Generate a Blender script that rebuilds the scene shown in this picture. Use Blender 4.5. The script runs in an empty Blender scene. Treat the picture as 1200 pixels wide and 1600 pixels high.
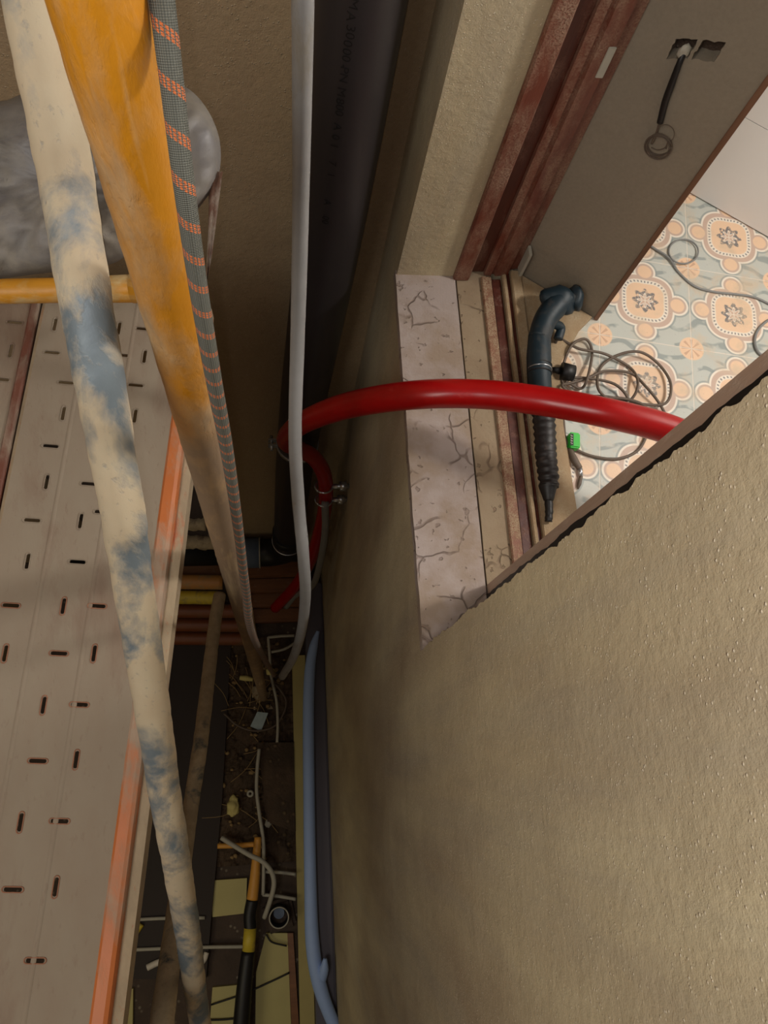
import bpy, bmesh, math, random
from mathutils import Vector, Matrix, noise
random.seed(7)
S = bpy.context.scene
COL = S.collection

# ------------------------------------------------------------------ camera
ZC = 4.9                       # camera height above the bottom of the shaft
F = 1200.0
CX = Vector((0.9895693, -0.01467296, 0.14330841))    # world axes seen from the camera (x right, y down, z forward)
CY = Vector((-0.05773958, -0.95179546, 0.30124998))
CD = Vector((-0.13198007, 0.3063823, 0.94271477))
cam = bpy.data.cameras.new('camera'); camo = bpy.data.objects.new('camera', cam); COL.objects.link(camo)
cam.sensor_fit = 'VERTICAL'; cam.sensor_height = 24.0; cam.lens = 18.0; cam.clip_start = 0.01
U = -CD
camo.matrix_world = Matrix(((CX[0], -CX[1], -CX[2], 0), (CY[0], -CY[1], -CY[2], 0), (U[0], -U[1], -U[2], ZC), (0, 0, 0, 1)))
S.camera = camo

# ------------------------------------------------------------------ world, lights, exposure
S.view_settings.view_transform = 'Standard'; S.view_settings.look = 'None'
S.view_settings.gamma = 1.0; S.view_settings.use_curve_mapping = False
S.view_settings.exposure = 0.0
w = bpy.data.worlds.new('world'); S.world = w; w.use_nodes = True
w.node_tree.nodes['Background'].inputs[0].default_value = (1.0, 0.92, 0.80, 1)
w.node_tree.nodes['Background'].inputs[1].default_value = 0.17

def lamp(name, kind, loc, energy, color, size=0.1, aim=None, sy=None, spot=None):
    l = bpy.data.lights.new(name, kind); l.energy = energy; l.color = color
    if kind == 'AREA':
        l.size = size
        if sy: l.shape = 'RECTANGLE'; l.size_y = sy
    else: l.shadow_soft_size = size
    o = bpy.data.objects.new(name, l); COL.objects.link(o); o.location = loc
    if aim is not None:
        o.rotation_euler = (Vector(aim) - Vector(loc)).to_track_quat('-Z', 'Y').to_euler()
    return o
lamp('phone_flash', 'POINT', (-0.0100, -0.0065, ZC + 0.002), 4.1, (0.97, 0.95, 1.0), 0.0025)
lamp('soft_fill_above', 'AREA', (-1.05, -0.8, ZC + 0.95), 27, (1.0, 0.95, 0.87), 1.0, (0.2, 0.7, ZC - 1.5), 1.0)  # added soft fill that brightens the shaft walls, not an actual lamp
lamp('room_lamp', 'POINT', (1.62, 0.68, ZC - 0.08), 64, (1.0, 0.94, 0.86), 0.10)
lamp('low_area_light', 'AREA', (-1.1, -1.2, 1.5), 2.5, (1.0, 0.88, 0.6), 0.5, (0, -0.6, 0))  # warm area light low in the shaft, aimed at its floor

# ------------------------------------------------------------------ geometry of the view: pixel of the 1200x1600 photo -> point on a world plane
def ray(px, py):
    r = Vector((px - 600, py - 800, F)); return Vector((r.dot(CX), r.dot(CY), r.dot(U)))
def wp(v): return Vector((v[0], v[1], v[2] + ZC))
def onX(px, py, a): r = ray(px, py); return wp(r * (a / r[0]))
def onY(px, py, b): r = ray(px, py); return wp(r * (b / r[1]))
def onZ(px, py, z): r = ray(px, py); return wp(r * ((z - ZC) / r[2]))
def at(px, py, d): return wp(ray(px, py) * (d / F))
def onL(px, py, p0, p1):
    d = Vector(p1) - Vector(p0); n = Vector((-d.y, d.x)); r = ray(px, py)
    return wp(r * (n.dot(Vector(p0)) / (n.x * r.x + n.y * r.y)))

# ------------------------------------------------------------------ materials
def srgb(c):
    return tuple(((x / 255) / 12.92 if x / 255 <= 0.04045 else ((x / 255 + 0.055) / 1.055) ** 2.4) for x in c) + (1,)
class NT:
    def __init__(s, name):
        s.m = bpy.data.materials.new(name); s.m.use_nodes = True; s.t = s.m.node_tree
        s.b = s.t.nodes['Principled BSDF']; s.co = None
    def n(s, kind, **kw):
        x = s.t.nodes.new(kind)
        for k, v in kw.items(): setattr(x, k, v)
        return x
    def link(s, a, b): s.t.links.new(a, b)
    def put(s, sock, v):
        if isinstance(v, bpy.types.NodeSocket): s.link(v, sock)
        else: sock.default_value = v
    def coord(s, scale=(1, 1, 1), kind='Object'):
        tc = s.n('ShaderNodeTexCoord'); mp = s.n('ShaderNodeMapping'); s.link(tc.outputs[kind], mp.inputs[0])
        mp.inputs['Scale'].default_value = scale; return mp.outputs[0]
    def noise(s, scale, detail=4, rough=0.55, vec=None, dist=0.0):
        x = s.n('ShaderNodeTexNoise'); x.inputs['Scale'].default_value = scale; x.inputs['Detail'].default_value = detail
        x.inputs['Roughness'].default_value = rough; x.inputs['Distortion'].default_value = dist
        s.link(vec if vec is not None else s.coord(), x.inputs['Vector']); return x.outputs['Fac']
    def ramp(s, fac, a, b):
        x = s.n('ShaderNodeMapRange'); x.clamp = True
        s.link(fac, x.inputs['Value']); x.inputs['From Min'].default_value = a; x.inputs['From Max'].default_value = b
        return x.outputs[0]
    def mix(s, fac, a, b, mode='MIX'):
        x = s.n('ShaderNodeMix', data_type='RGBA', blend_type=mode)
        s.put(x.inputs[0], fac); s.put(x.inputs[6], a); s.put(x.inputs[7], b); return x.outputs[2]
    def math(s, op, a, b=0.0, c=0.0):
        x = s.n('ShaderNodeMath', operation=op); s.put(x.inputs[0], a); s.put(x.inputs[1], b)
        if op in ('SMOOTH_MIN', 'MULTIPLY_ADD', 'COMPARE'): s.put(x.inputs[2], c)
        return x.outputs[0]
    def bump(s, h, dist, strength=1.0, prev=None):
        x = s.n('ShaderNodeBump'); x.inputs['Distance'].default_value = dist; x.inputs['Strength'].default_value = strength
        s.link(h, x.inputs['Height'])
        if prev is not None: s.link(prev, x.inputs['Normal'])
        return x.outputs[0]
    def done(s, col, rough=0.8, metal=0.0, normal=None, spec=None):
        s.put(s.b.inputs['Base Color'], col); s.put(s.b.inputs['Roughness'], rough); s.put(s.b.inputs['Metallic'], metal)
        if normal is not None: s.link(normal, s.b.inputs['Normal'])
        if spec is not None: s.b.inputs['Specular IOR Level'].default_value = spec
        return s.m

def plain(name, c, rough=0.6, metal=0.0, var=0.12, scale=30, bump=0.0, bscale=200, spec=None):
    t = NT(name); c = srgb(c)
    col = t.mix(t.noise(scale), tuple(x * (1 - var) for x in c[:3]) + (1,), tuple(min(1, x * (1 + var)) for x in c[:3]) + (1,))
    nm = t.bump(t.noise(bscale, 3), bump) if bump else None
    return t.done(col, rough, metal, nm, spec)

def dusty(name, base, dust, lo=0.45, hi=0.6, scale=12, rough=0.5, metal=0.0, stretch=(1, 1, 1), bump=0.0006, zfade=None, dust2=None, streak=None):
    """base coat partly covered by dried dust or plaster, in ragged patches"""
    t = NT(name); v = t.coord(stretch)
    a = t.noise(scale, 8, 0.62, v, 0.3)
    f = t.ramp(a, lo, hi)
    fine = t.noise(scale * 14, 4, 0.6, v)
    f = t.math('MULTIPLY', f, t.ramp(fine, 0.05, 0.40))
    if zfade:
        # dirt cakes the lower length of the tube
        tc = t.n('ShaderNodeTexCoord'); sp = t.n('ShaderNodeSeparateXYZ'); t.link(tc.outputs['Object'], sp.inputs[0])
        z = t.math('ADD', sp.outputs[2], t.math('MULTIPLY', t.noise(10, 5), 0.28))
        zf = t.ramp(z, zfade[0], zfade[1]); f = t.math('MAXIMUM', f, zf)
    d = srgb(dust); d2 = srgb(dust2) if dust2 else tuple(x * 0.78 for x in d[:3]) + (1,)
    dc = t.mix(t.ramp(t.noise(scale * 3, 5, 0.6, v), 0.35, 0.65), d, d2)
    b = srgb(base); bc = t.mix(t.noise(scale * 2, 4), tuple(x * 0.85 for x in b[:3]) + (1,), tuple(min(1, x * 1.12) for x in b[:3]) + (1,))
    col = t.mix(f, bc, dc)
    if zfade: col = t.mix(t.math('MULTIPLY', zf, t.ramp(t.noise(scale * 1.3, 5, 0.6, v), 0.25, 0.5)), col, srgb((138, 116, 92)))
    if streak:
        sv = t.coord((1, 1, 0.06)); sf = t.ramp(t.noise(streak[1], 4, 0.6, sv), 0.56, 0.72)
        col = t.mix(t.math('MULTIPLY', sf, streak[2]), col, srgb(streak[0]))
    h = t.math('ADD', f, t.math('MULTIPLY', fine, 0.35))
    r = t.math('MULTIPLY_ADD', f, 0.9 - rough, rough)
    return t.done(col, r, metal, t.bump(h, bump))

def plaster(name, c1, c2, grain=260, bump=0.0022, streak=0.0, speck=0.5, patch=2.2, rough=0.85, st=(1, 1, 0.3), specc=(232, 220, 196), streakc=(108, 100, 92)):
    t = NT(name); v = t.coord()
    g = t.noise(grain, 3, 0.6, v); g2 = t.noise(grain * 0.28, 4, 0.6, v); big = t.noise(patch, 6, 0.6, t.coord(st))
    col = t.mix(t.ramp(big, 0.35, 0.65), srgb(c1), srgb(c2))
    col = t.mix(t.math('MULTIPLY', t.ramp(g2, 0.3, 0.75), 0.30), col, tuple(x * 0.55 for x in srgb(c1)[:3]) + (1,))
    if streak:
        s = t.ramp(t.noise(9, 6, 0.65, t.coord((1, 1, 0.10))), 0.45, 0.68)
        col = t.mix(t.math('MULTIPLY', s, streak), col, srgb(streakc))
    vo = t.n('ShaderNodeTexVoronoi'); vo.inputs['Scale'].default_value = grain * 0.42; t.link(v, vo.inputs['Vector'])
    vo.inputs['Randomness'].default_value = 1.0
    rare = t.ramp(t.noise(grain * 0.12, 2, 0.5, v), 0.42, 0.58)
    sp = t.math('MULTIPLY', t.math('SUBTRACT', 1.0, t.ramp(vo.outputs['Distance'], 0.10, 0.26)), rare)
    col = t.mix(t.math('MULTIPLY', sp, speck), col, srgb(specc))
    h = t.math('ADD', t.math('MULTIPLY', g, 0.6), t.math('ADD', g2, t.math('MULTIPLY', sp, 0.6)))
    nb = t.bump(t.noise(7, 4, 0.5, v), 0.02, 0.35)
    return t.done(col, rough, 0.0, t.bump(h, bump, 1.0, nb), 0.35)

def cracked(name, c1, c2):
    t = NT(name); v = t.coord()
    col = t.mix(t.ramp(t.noise(9, 6, 0.6, v), 0.4, 0.62), srgb(c1), srgb(c2))
    dn = t.n('ShaderNodeTexNoise'); dn.inputs['Scale'].default_value = 14; t.link(v, dn.inputs['Vector'])
    va = t.n('ShaderNodeVectorMath', operation='MULTIPLY_ADD'); t.link(dn.outputs['Color'], va.inputs[0]); va.inputs[1].default_value = (0.06,) * 3; t.link(v, va.inputs[2])
    vo = t.n('ShaderNodeTexVoronoi', feature='DISTANCE_TO_EDGE'); vo.inputs['Scale'].default_value = 11; t.link(va.outputs[0], vo.inputs['Vector'])
    gate = t.ramp(t.noise(13, 3, 0.5, v), 0.50, 0.58)
    cr = t.math('MULTIPLY', t.math('SUBTRACT', 1.0, t.ramp(vo.outputs['Distance'], 0.008, 0.03)), gate)
    chip = t.ramp(t.noise(60, 3, 0.5, v), 0.66, 0.70)
    cc = t.math('MAXIMUM', cr, t.math('MULTIPLY', chip, 0.8))
    col = t.mix(t.math('MULTIPLY', cc, 0.5), col, srgb((95, 72, 58)))
    h = t.math('SUBTRACT', t.math('MULTIPLY', t.noise(150, 4), 0.5), cc)
    return t.done(col, 0.85, 0, t.bump(h, 0.0025))

def woodm(name, c1, c2, dust=(150, 125, 105), dl=0.52, dh=0.68, rough=0.45, sc=(14, 14, 1.2), bump=0.0008, dscale=22):
    t = NT(name); v = t.coord(sc)
    g = t.noise(3.2, 6, 0.65, v, 0.8)
    col = t.mix(t.ramp(g, 0.3, 0.7), srgb(c1), srgb(c2))
    d = t.math('MULTIPLY', t.ramp(t.noise(dscale, 8, 0.7, t.coord((1, 1, 0.4))), dl, dh), t.ramp(t.noise(300, 2), 0.25, 0.6))
    col = t.mix(d, col, srgb(dust))
    return t.done(col, t.math('MULTIPLY_ADD', d, 0.4, rough), 0, t.bump(t.math('ADD', g, d), bump))

def tile_material():
    t = NT('patterned_cement_tile'); tc = t.n('ShaderNodeTexCoord'); mp = t.n('ShaderNodeMapping')
    t.link(tc.outputs['UV'], mp.inputs[0]); sp = t.n('ShaderNodeSeparateXYZ'); t.link(mp.outputs[0], sp.inputs[0])
    M = t.math
    fx = M('SUBTRACT', M('FRACT', sp.outputs[0]), 0.5); fy = M('SUBTRACT', M('FRACT', sp.outputs[1]), 0.5)
    ax = M('ABSOLUTE', fx); ay = M('ABSOLUTE', fy)
    def ln(x, y): return M('SQRT', M('ADD', M('MULTIPLY', x, x), M('MULTIPLY', y, y)))
    def circ(cx, cy, r): return M('SUBTRACT', ln(M('SUBTRACT', ax, cx), M('SUBTRACT', ay, cy)), r)
    r = ln(fx, fy); ang = M('ARCTAN2', fy, fx)
    # rounded square rotated by nothing, pulled out a little on the axes
    body = M('SUBTRACT', M('SUBTRACT', r, M('MULTIPLY', M('COSINE', M('MULTIPLY', ang, 4)), -0.022)), 0.335)
    lob = M('MINIMUM', circ(0.36, 0, 0.108), circ(0, 0.36, 0.108))
    d = M('MINIMUM', body, lob)
    def band(x, c, hw): return M('SUBTRACT', 1.0, t.ramp(M('ABSOLUTE', M('SUBTRACT', x, c)), hw * 0.7, hw * 1.3))
    def less(x, c, s=0.006): return M('SUBTRACT', 1.0, t.ramp(x, c - s, c + s))
    uv = mp.outputs[0]
    bl = srgb((190, 194, 188)); bl2 = srgb((140, 148, 146)); wh = srgb((232, 222, 208)); pe = srgb((230, 196, 164)); pk = srgb((198, 172, 156)); gr = srgb((120, 116, 116))
    # scroll work on the ground
    wv = t.n('ShaderNodeTexWave', wave_type='RINGS'); t.link(uv, wv.inputs['Vector']); wv.inputs['Scale'].default_value = 1.6; wv.inputs['Distortion'].default_value = 9
    wv.inputs['Detail'].default_value = 1.5
    scroll = M('MULTIPLY', t.ramp(wv.outputs['Fac'], 0.80, 0.92), t.ramp(t.noise(6, 2, 0.5, uv), 0.42, 0.52))
    col = t.mix(t.noise(4, 4, 0.5, uv), bl, srgb((190, 190, 180)))
    col = t.mix(M('MULTIPLY', scroll, 0.8), col, bl2)
    # corner rosette
    cr = circ(0.5, 0.5, 0.0)
    col = t.mix(less(cr, 0.135), col, pe)
    pet = M('MULTIPLY', less(cr, 0.11), t.ramp(M('COSINE', M('MULTIPLY', M('ARCTAN2', M('SUBTRACT', ay, 0.5), M('SUBTRACT', ax, 0.5)), 8)), 0.2, 0.5))
    col = t.mix(M('MULTIPLY', pet, 0.6), col, srgb((186, 140, 116)))
    # grey outline, medallion ground, lobes
    col = t.mix(M('MULTIPLY', band(d, 0.024, 0.012), 0.7), col, bl2)
    col = t.mix(less(d, 0.0), col, pk)
    col = t.mix(less(lob, -0.03), col, pe)
    inner = M('SUBTRACT', r, M('MULTIPLY', M('COSINE', M('MULTIPLY', ang, 4)), -0.018))
    col = t.mix(less(inner, 0.295), col, pk)
    col = t.mix(less(inner, 0.275), col, wh)
    col = t.mix(less(inner, 0.225), col, pe)
    dots = M('MULTIPLY', band(inner, 0.25, 0.012), t.ramp(M('COSINE', M('MULTIPLY', ang, 40)), 0.0, 0.35))
    col = t.mix(M('MULTIPLY', dots, 0.85), col, gr)
    col = t.mix(band(d, 0.004, 0.011), col, wh)
    star = M('SUBTRACT', r, M('MULTIPLY', M('COSINE', M('MULTIPLY', ang, 8)), 0.022))
    col = t.mix(M('MULTIPLY', less(star, 0.125), t.ramp(t.noise(30, 3, 0.6, uv), 0.35, 0.5)), col, gr)
    col = t.mix(less(star, 0.072), col, wh)
    col = t.mix(less(star, 0.055), col, srgb((205, 176, 156)))
    col = t.mix(M('MULTIPLY', M('MULTIPLY', less(r, 0.05), M('MAXIMUM', band(fx, 0, 0.004), band(fy, 0, 0.004))), 1.0), col, wh)
    jt = M('MAXIMUM', band(ax, 0.5, 0.006), band(ay, 0.5, 0.006))
    col = t.mix(M('MULTIPLY', jt, 0.7), col, wh)
    # worn and stained areas, plaster dust
    wear = t.ramp(t.noise(2.2, 6, 0.65, uv), 0.50, 0.66)
    col = t.mix(M('MULTIPLY', wear, 0.75), col, srgb((205, 184, 158)))
    ft = t.ramp(t.noise(38, 3, 0.6, uv), 0.66, 0.72)
    col = t.mix(M('MULTIPLY', ft, 0.35), col, srgb((120, 105, 92)))
    return t.done(col, 0.45, 0, t.bump(M('SUBTRACT', t.noise(40, 3, 0.5, uv), jt), 0.0006))

def rope_material():
    t = NT('kernmantle_rope'); tc = t.n('ShaderNodeTexCoord'); sp = t.n('ShaderNodeSeparateXYZ'); t.link(tc.outputs['UV'], sp.inputs[0])
    u, v = sp.outputs[0], sp.outputs[1]; M = t.math
    a = M('SINE', M('MULTIPLY', M('ADD', M('MULTIPLY', u, 14), M('MULTIPLY', v, 420)), 6.2832))
    b = M('SINE', M('MULTIPLY', M('SUBTRACT', M('MULTIPLY', u, 14), M('MULTIPLY', v, 420)), 6.2832))
    weave = M('MULTIPLY', a, b)
    col = t.mix(t.ramp(weave, -0.6, 0.7), srgb((88, 90, 83)), srgb((122, 123, 113)))
    vb = M('FRACT', M('ADD', M('MULTIPLY', v, 42), M('MULTIPLY', u, 1.0)))
    band = M('LESS_THAN', vb, 0.27)
    cell = M('GREATER_THAN', M('FRACT', M('MULTIPLY', u, 16)), 0.3)
    row = M('GREATER_THAN', M('FRACT', M('MULTIPLY', vb, 11.1)), 0.22)
    f = M('MULTIPLY', M('MULTIPLY', band, cell), row)
    col = t.mix(M('MULTIPLY', f, 0.92), col, srgb((226, 122, 66)))
    return t.done(col, 0.9, 0, t.bump(weave, 0.0006))

m_wall = plaster('rough_cement_render', (206, 192, 158), (172, 154, 128), grain=400, bump=0.0014, streak=0.30, speck=1.0, patch=3.2, streakc=(150, 146, 140))
m_wall_back = plaster('brown_back_render', (176, 154, 122), (160, 138, 112), grain=300, bump=0.0022, streak=0.0, speck=0.4)
m_room_wall = plaster('smooth_painted_wall', (152, 140, 122), (146, 136, 120), grain=500, bump=0.0002, speck=0.0)
m_sill = cracked('cracked_white_plaster', (172, 158, 152), (152, 134, 118))
m_sill2 = cracked('beige_sill_plaster', (152, 134, 110), (142, 122, 98))
m_frame = woodm('mahogany_stained_wood', (66, 28, 20), (92, 44, 30), dust=(142, 110, 92), dl=0.52, dh=0.74)
m_frame2 = woodm('dusty_red_frame_wood', (92, 40, 28), (118, 60, 42), dust=(150, 120, 100), dl=0.40, dh=0.62, sc=(14, 14, 1.2))
m_frame_dusty = woodm('dusty_frame_wood', (112, 62, 42), (134, 80, 56), dust=(168, 146, 118), dl=0.36, dh=0.56, sc=(10, 1.2, 10))
m_stile = woodm('dusty_brown_stile', (176, 148, 130), (194, 168, 148), dust=(206, 190, 172), dl=0.5, dh=0.7)
m_beigewood = woodm('bare_pale_board', (168, 142, 108), (150, 124, 92), dust=(176, 158, 130), dl=0.4, dh=0.6, rough=0.7, sc=(12, 1.2, 12))
m_tile = tile_material()
m_rope = rope_material()
m_white_wall = plain('glossy_white_panel', (238, 236, 234), 0.3, 0, 0.03, 3)
m_joint = plain('panel_joint', (150, 140, 130), 0.8)
m_brace = dusty('galvanised_tube_with_plaster', (112, 124, 132), (190, 177, 152), 0.42, 0.54, 11, 0.5, 0.2, (1, 1, 0.45), 0.0010, dust2=(188, 172, 146))
m_brace2 = dusty('second_tube_with_plaster', (96, 104, 106), (196, 180, 152), 0.36, 0.44, 13, 0.5, 0.3, (1, 1, 0.5), 0.0011)
m_post = dusty('yellow_painted_tube', (192, 128, 26), (188, 154, 110), 0.42, 0.64, 16, 0.38, 0.0, (1, 1, 0.35), 0.0014, zfade=(4.36, 4.16), dust2=(140, 118, 90), streak=((222, 196, 150), 34, 0.55))
m_transom = dusty('yellow_transom_paint', (206, 144, 40), (210, 182, 130), 0.50, 0.66, 20, 0.45, 0, (0.5, 1, 1))
m_deck = dusty('dusty_steel_deck', (122, 98, 82), (146, 134, 118), 0.30, 0.46, 6, 0.6, 0.0, (1, 0.4, 1), 0.0006, dust2=(142, 128, 112))
m_lip = dusty('orange_painted_edge', (190, 108, 56), (172, 150, 130), 0.44, 0.54, 9, 0.5, 0.0, (1, 0.35, 1), 0.0006)
m_flange = dusty('plastered_flange', (176, 92, 52), (170, 152, 126), 0.34, 0.44, 16, 0.6, 0.0, (1, 0.4, 1), 0.0006)
m_seam = dusty('rusty_seam', (110, 66, 52), (146, 128, 112), 0.44, 0.58, 16, 0.6, 0.0, (1, 0.4, 1))
m_rust = plain('rusty_slot_rim', (150, 104, 80), 0.8, 0, 0.2, 60)
m_black_pipe = plain('black_polyethylene', (44, 40, 42), 0.42, 0, 0.12, 12)
m_black_fit = plain('black_fitting', (24, 23, 25), 0.5, 0, 0.1, 12)
m_blue_socket = plain('bluish_grey_socket', (100, 116, 140), 0.5, 0, 0.2, 26)
m_print = plain('black_print', (8, 7, 8), 0.7)
m_white_hose = dusty('white_hose', (142, 142, 142), (136, 128, 114), 0.58, 0.72, 14, 0.5, 0, (1, 1, 0.4), 0.0003)
m_red = dusty('red_pipe', (158, 3, 6), (190, 60, 50), 0.62, 0.84, 22, 0.30, 0, (1, 1, 1), 0.0001)
m_chrome = plain('bright_steel', (200, 204, 210), 0.28, 0.9, 0.05)
m_blue_hose = plain('pale_blue_hose', (164, 192, 244), 0.55, 0, 0.06, 20)
m_cable_grey = plain('grey_cable', (130, 130, 128), 0.6)
m_cable_dark = plain('dusty_brown_cable', (98, 84, 72), 0.6)
m_black = plain('black_rubber', (22, 20, 20), 0.5)
m_drill = dusty('dark_teal_plastic', (18, 38, 48), (84, 78, 72), 0.54, 0.82, 24, 0.5, 0, (1, 1, 1), 0.0002)
m_drill_black = dusty('black_ribbed_rubber', (30, 26, 26), (92, 76, 66), 0.56, 0.8, 30, 0.5)
m_green = plain('green_plastic', (58, 190, 66), 0.4, 0, 0.08)
m_white = plain('white_plastic', (214, 206, 194), 0.6)
m_sheet = dusty('dusty_polythene', (98, 95, 96), (138, 130, 116), 0.40, 0.66, 10, 0.5, 0, (1, 1, 1), 0.0008, dust2=(116, 110, 98))
m_sheet_brown = dusty('brown_stained_edge', (96, 66, 50), (150, 138, 124), 0.48, 0.6, 22, 0.6)
m_soil = plaster('dark_rubble_floor', (92, 74, 58), (66, 54, 44), grain=42, bump=0.012, speck=0.35, patch=5, st=(1, 1, 1), specc=(150, 128, 96))
m_concrete = plaster('dark_lower_slab', (88, 74, 64), (76, 64, 56), grain=60, bump=0.006, speck=0.25, patch=5, st=(1, 1, 1))
m_yellowboard = plain('pale_yellow_board', (196, 186, 128), 0.8, 0, 0.08, 10)
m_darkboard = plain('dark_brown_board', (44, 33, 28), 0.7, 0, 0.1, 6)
m_brownwood = woodm('brown_timber', (112, 70, 38), (136, 88, 50), dl=0.6, dh=0.8, sc=(1.2, 12, 12))
m_orange_tube = dusty('orange_tube', (128, 70, 38), (120, 90, 64), 0.5, 0.7, 10, 0.5)
m_yellow_tube = dusty('yellow_tube', (214, 190, 60), (170, 150, 90), 0.52, 0.66, 12, 0.5)
m_tan_tube = dusty('tan_tube', (196, 136, 70), (176, 146, 104), 0.5, 0.66, 12, 0.5)
m_bar_pale = dusty('plaster_covered_bar', (130, 112, 90), (190, 172, 140), 0.36, 0.46, 14, 0.7)
m_skirt = plain('grey_violet_panel', (92, 88, 100), 0.55, 0, 0.12, 4)
m_ledge = plain('yellow_foam_strip', (184, 170, 112), 0.8, 0, 0.15, 8)
m_scrap = plain('paper_scrap', (166, 184, 190), 0.6, 0, 0.2, 60)
m_foam = plain('yellow_foam_lump', (214, 200, 130), 0.85, 0, 0.1, 60, 0.002, 80)
m_conduit = plain('pale_conduit', (176, 172, 158), 0.6, 0, 0.12, 40)
m_orange_y = plain('orange_yellow_plastic', (222, 160, 70), 0.5, 0, 0.1)
m_twig = plain('dry_twigs', (150, 124, 84), 0.8)
m_bead = woodm('brown_corner_bead', (110, 78, 58), (132, 96, 74), dl=0.6, dh=0.8)
m_hole = plaster('dark_chiselled_hole', (52, 40, 34), (84, 68, 56), grain=200, bump=0.006, speck=0.1)

# ------------------------------------------------------------------ object helpers
WL = {}
def obj(name, bm, mat, parent=None, smooth=False, origin=None):
    if origin is None:
        if parent is None:
            mn = [min(v.co[i] for v in bm.verts) for i in range(3)]; mx = [max(v.co[i] for v in bm.verts) for i in range(3)]
            origin = Vector(((mn[0] + mx[0]) / 2, (mn[1] + mx[1]) / 2, mn[2]))
        else: origin = Vector((0, 0, 0)) + WL[parent.name]
    if mat.get('abs_z'): origin = Vector((0, 0, 0))
    origin = Vector(origin)
    bmesh.ops.translate(bm, verts=bm.verts, vec=-origin)
    me = bpy.data.meshes.new(name); bm.to_mesh(me); bm.free()
    me.materials.append(mat)
    if smooth:
        for p in me.polygons: p.use_smooth = True
    o = bpy.data.objects.new(name, me); COL.objects.link(o)
    if parent is not None: o.parent = parent; o.location = origin - WL[parent.name]
    else: o.location = origin
    WL[o.name] = origin
    return o
m_post['abs_z'] = 1
def tag(o, label, cat, group=None, kind=None):
    o['label'] = label; o['category'] = cat
    if group: o['group'] = group
    if kind: o['kind'] = kind
    return o
def thing(name, label, cat, loc, group=None):
    o = bpy.data.objects.new(name, None); COL.objects.link(o); o.empty_display_size = 0.05
    o.location = loc; WL[o.name] = Vector(loc); return tag(o, label, cat, group)
def struct(o, label=None):
    o['kind'] = 'structure'
    if label: o['label'] = label
    return o

def catmull(pts, n):
    P = [Vector(p) for p in pts]
    if len(P) < 3: return [P[0].lerp(P[-1], i / n) for i in range(n + 1)]
    out = []
    for i in range(len(P) - 1):
        p0 = P[i - 1] if i else P[0] * 2 - P[1]; p1 = P[i]; p2 = P[i + 1]; p3 = P[i + 2] if i + 2 < len(P) else P[-1] * 2 - P[-2]
        for k in range(n):
            t = k / n
            out.append(0.5 * ((2 * p1) + (-p0 + p2) * t + (2 * p0 - 5 * p1 + 4 * p2 - p3) * t * t + (-p0 + 3 * p1 - 3 * p2 + p3) * t ** 3))
    out.append(P[-1]); return out
def tube(pts, r, seg=16, bm=None, sub=8, cap=True, ridge=None, hollow=0.0, wob=0.0):
    """round tube through pts; r number or list; ridge=(pitch, depth) corrugates"""
    bm = bm or bmesh.new(); uvl = bm.loops.layers.uv.verify()
    C = catmull(pts, sub) if sub > 1 else [Vector(p) for p in pts]
    if isinstance(r, (list, tuple)):
        R = []
        n = len(C) - 1
        for i in range(len(C)):
            f = i / n * (len(r) - 1); k = min(int(f), len(r) - 2); R.append(r[k] * (1 - f + k) + r[k + 1] * (f - k))
    else: R = [r] * len(C)
    if ridge:
        C2 = []; R2 = []; L = 0
        for i in range(len(C) - 1):
            d = (C[i + 1] - C[i]).length; k = max(1, int(d / (ridge[0] / 4)))
            for j in range(k):
                t = j / k; C2.append(C[i].lerp(C[i + 1], t)); R2.append(R[i] * (1 - t) + R[i + 1] * t - ridge[1] * (0.5 + 0.5 * math.cos(2 * math.pi * (L + d * t) / ridge[0])))
            L += d
        C, R = C2 + [C[-1]], R2 + [R[-1]]
    T = [(C[min(i + 1, len(C) - 1)] - C[max(i - 1, 0)]).normalized() for i in range(len(C))]
    a = T[0].orthogonal().normalized(); rings = []; L = 0; Ls = []
    for i, c in enumerate(C):
        if i: L += (c - C[i - 1]).length
        Ls.append(L)
        a = (a - T[i] * a.dot(T[i])).normalized(); b = T[i].cross(a)
        ring = []
        for k in range(seg):
            th = 2 * math.pi * k / seg; dv = a * math.cos(th) + b * math.sin(th)
            rr = R[i]
            if wob: rr += wob * noise.noise((c + dv * R[i]) * 38) + wob * 0.6 * noise.noise((c + dv * R[i]) * 90)
            ring.append(bm.verts.new(c + dv * rr))
        rings.append(ring)
    for i in range(len(rings) - 1):
        for k in range(seg):
            f = bm.faces.new((rings[i][k], rings[i][(k + 1) % seg], rings[i + 1][(k + 1) % seg], rings[i + 1][k])); f.smooth = True
            for l, (uu, vv) in zip(f.loops, ((k, i), (k + 1, i), (k + 1, i + 1), (k, i + 1))): l[uvl].uv = (uu / seg, Ls[vv])
    if cap and not hollow:
        bm.faces.new(list(reversed(rings[0]))); bm.faces.new(rings[-1])
    if hollow:
        inn = []
        for i in (0, len(rings) - 1):
            inn.append([bm.verts.new(C[i] + (v.co - C[i]) * hollow) for v in rings[i]])
        mids = [[bm.verts.new(C[i] + (v.co - C[i]) * hollow) for v in rings[i]] for i in range(1, len(rings) - 1)]
        seq = [inn[0]] + mids + [inn[1]]
        for i in range(len(seq) - 1):
            for k in range(seg):
                bm.faces.new((seq[i][k], seq[i + 1][k], seq[i + 1][(k + 1) % seg], seq[i][(k + 1) % seg])).smooth = True
        for k in range(seg):
            bm.faces.new((rings[0][(k + 1) % seg], rings[0][k], inn[0][k], inn[0][(k + 1) % seg]))
            bm.faces.new((rings[-1][k], rings[-1][(k + 1) % seg], inn[1][(k + 1) % seg], inn[1][k]))
    return bm
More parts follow.
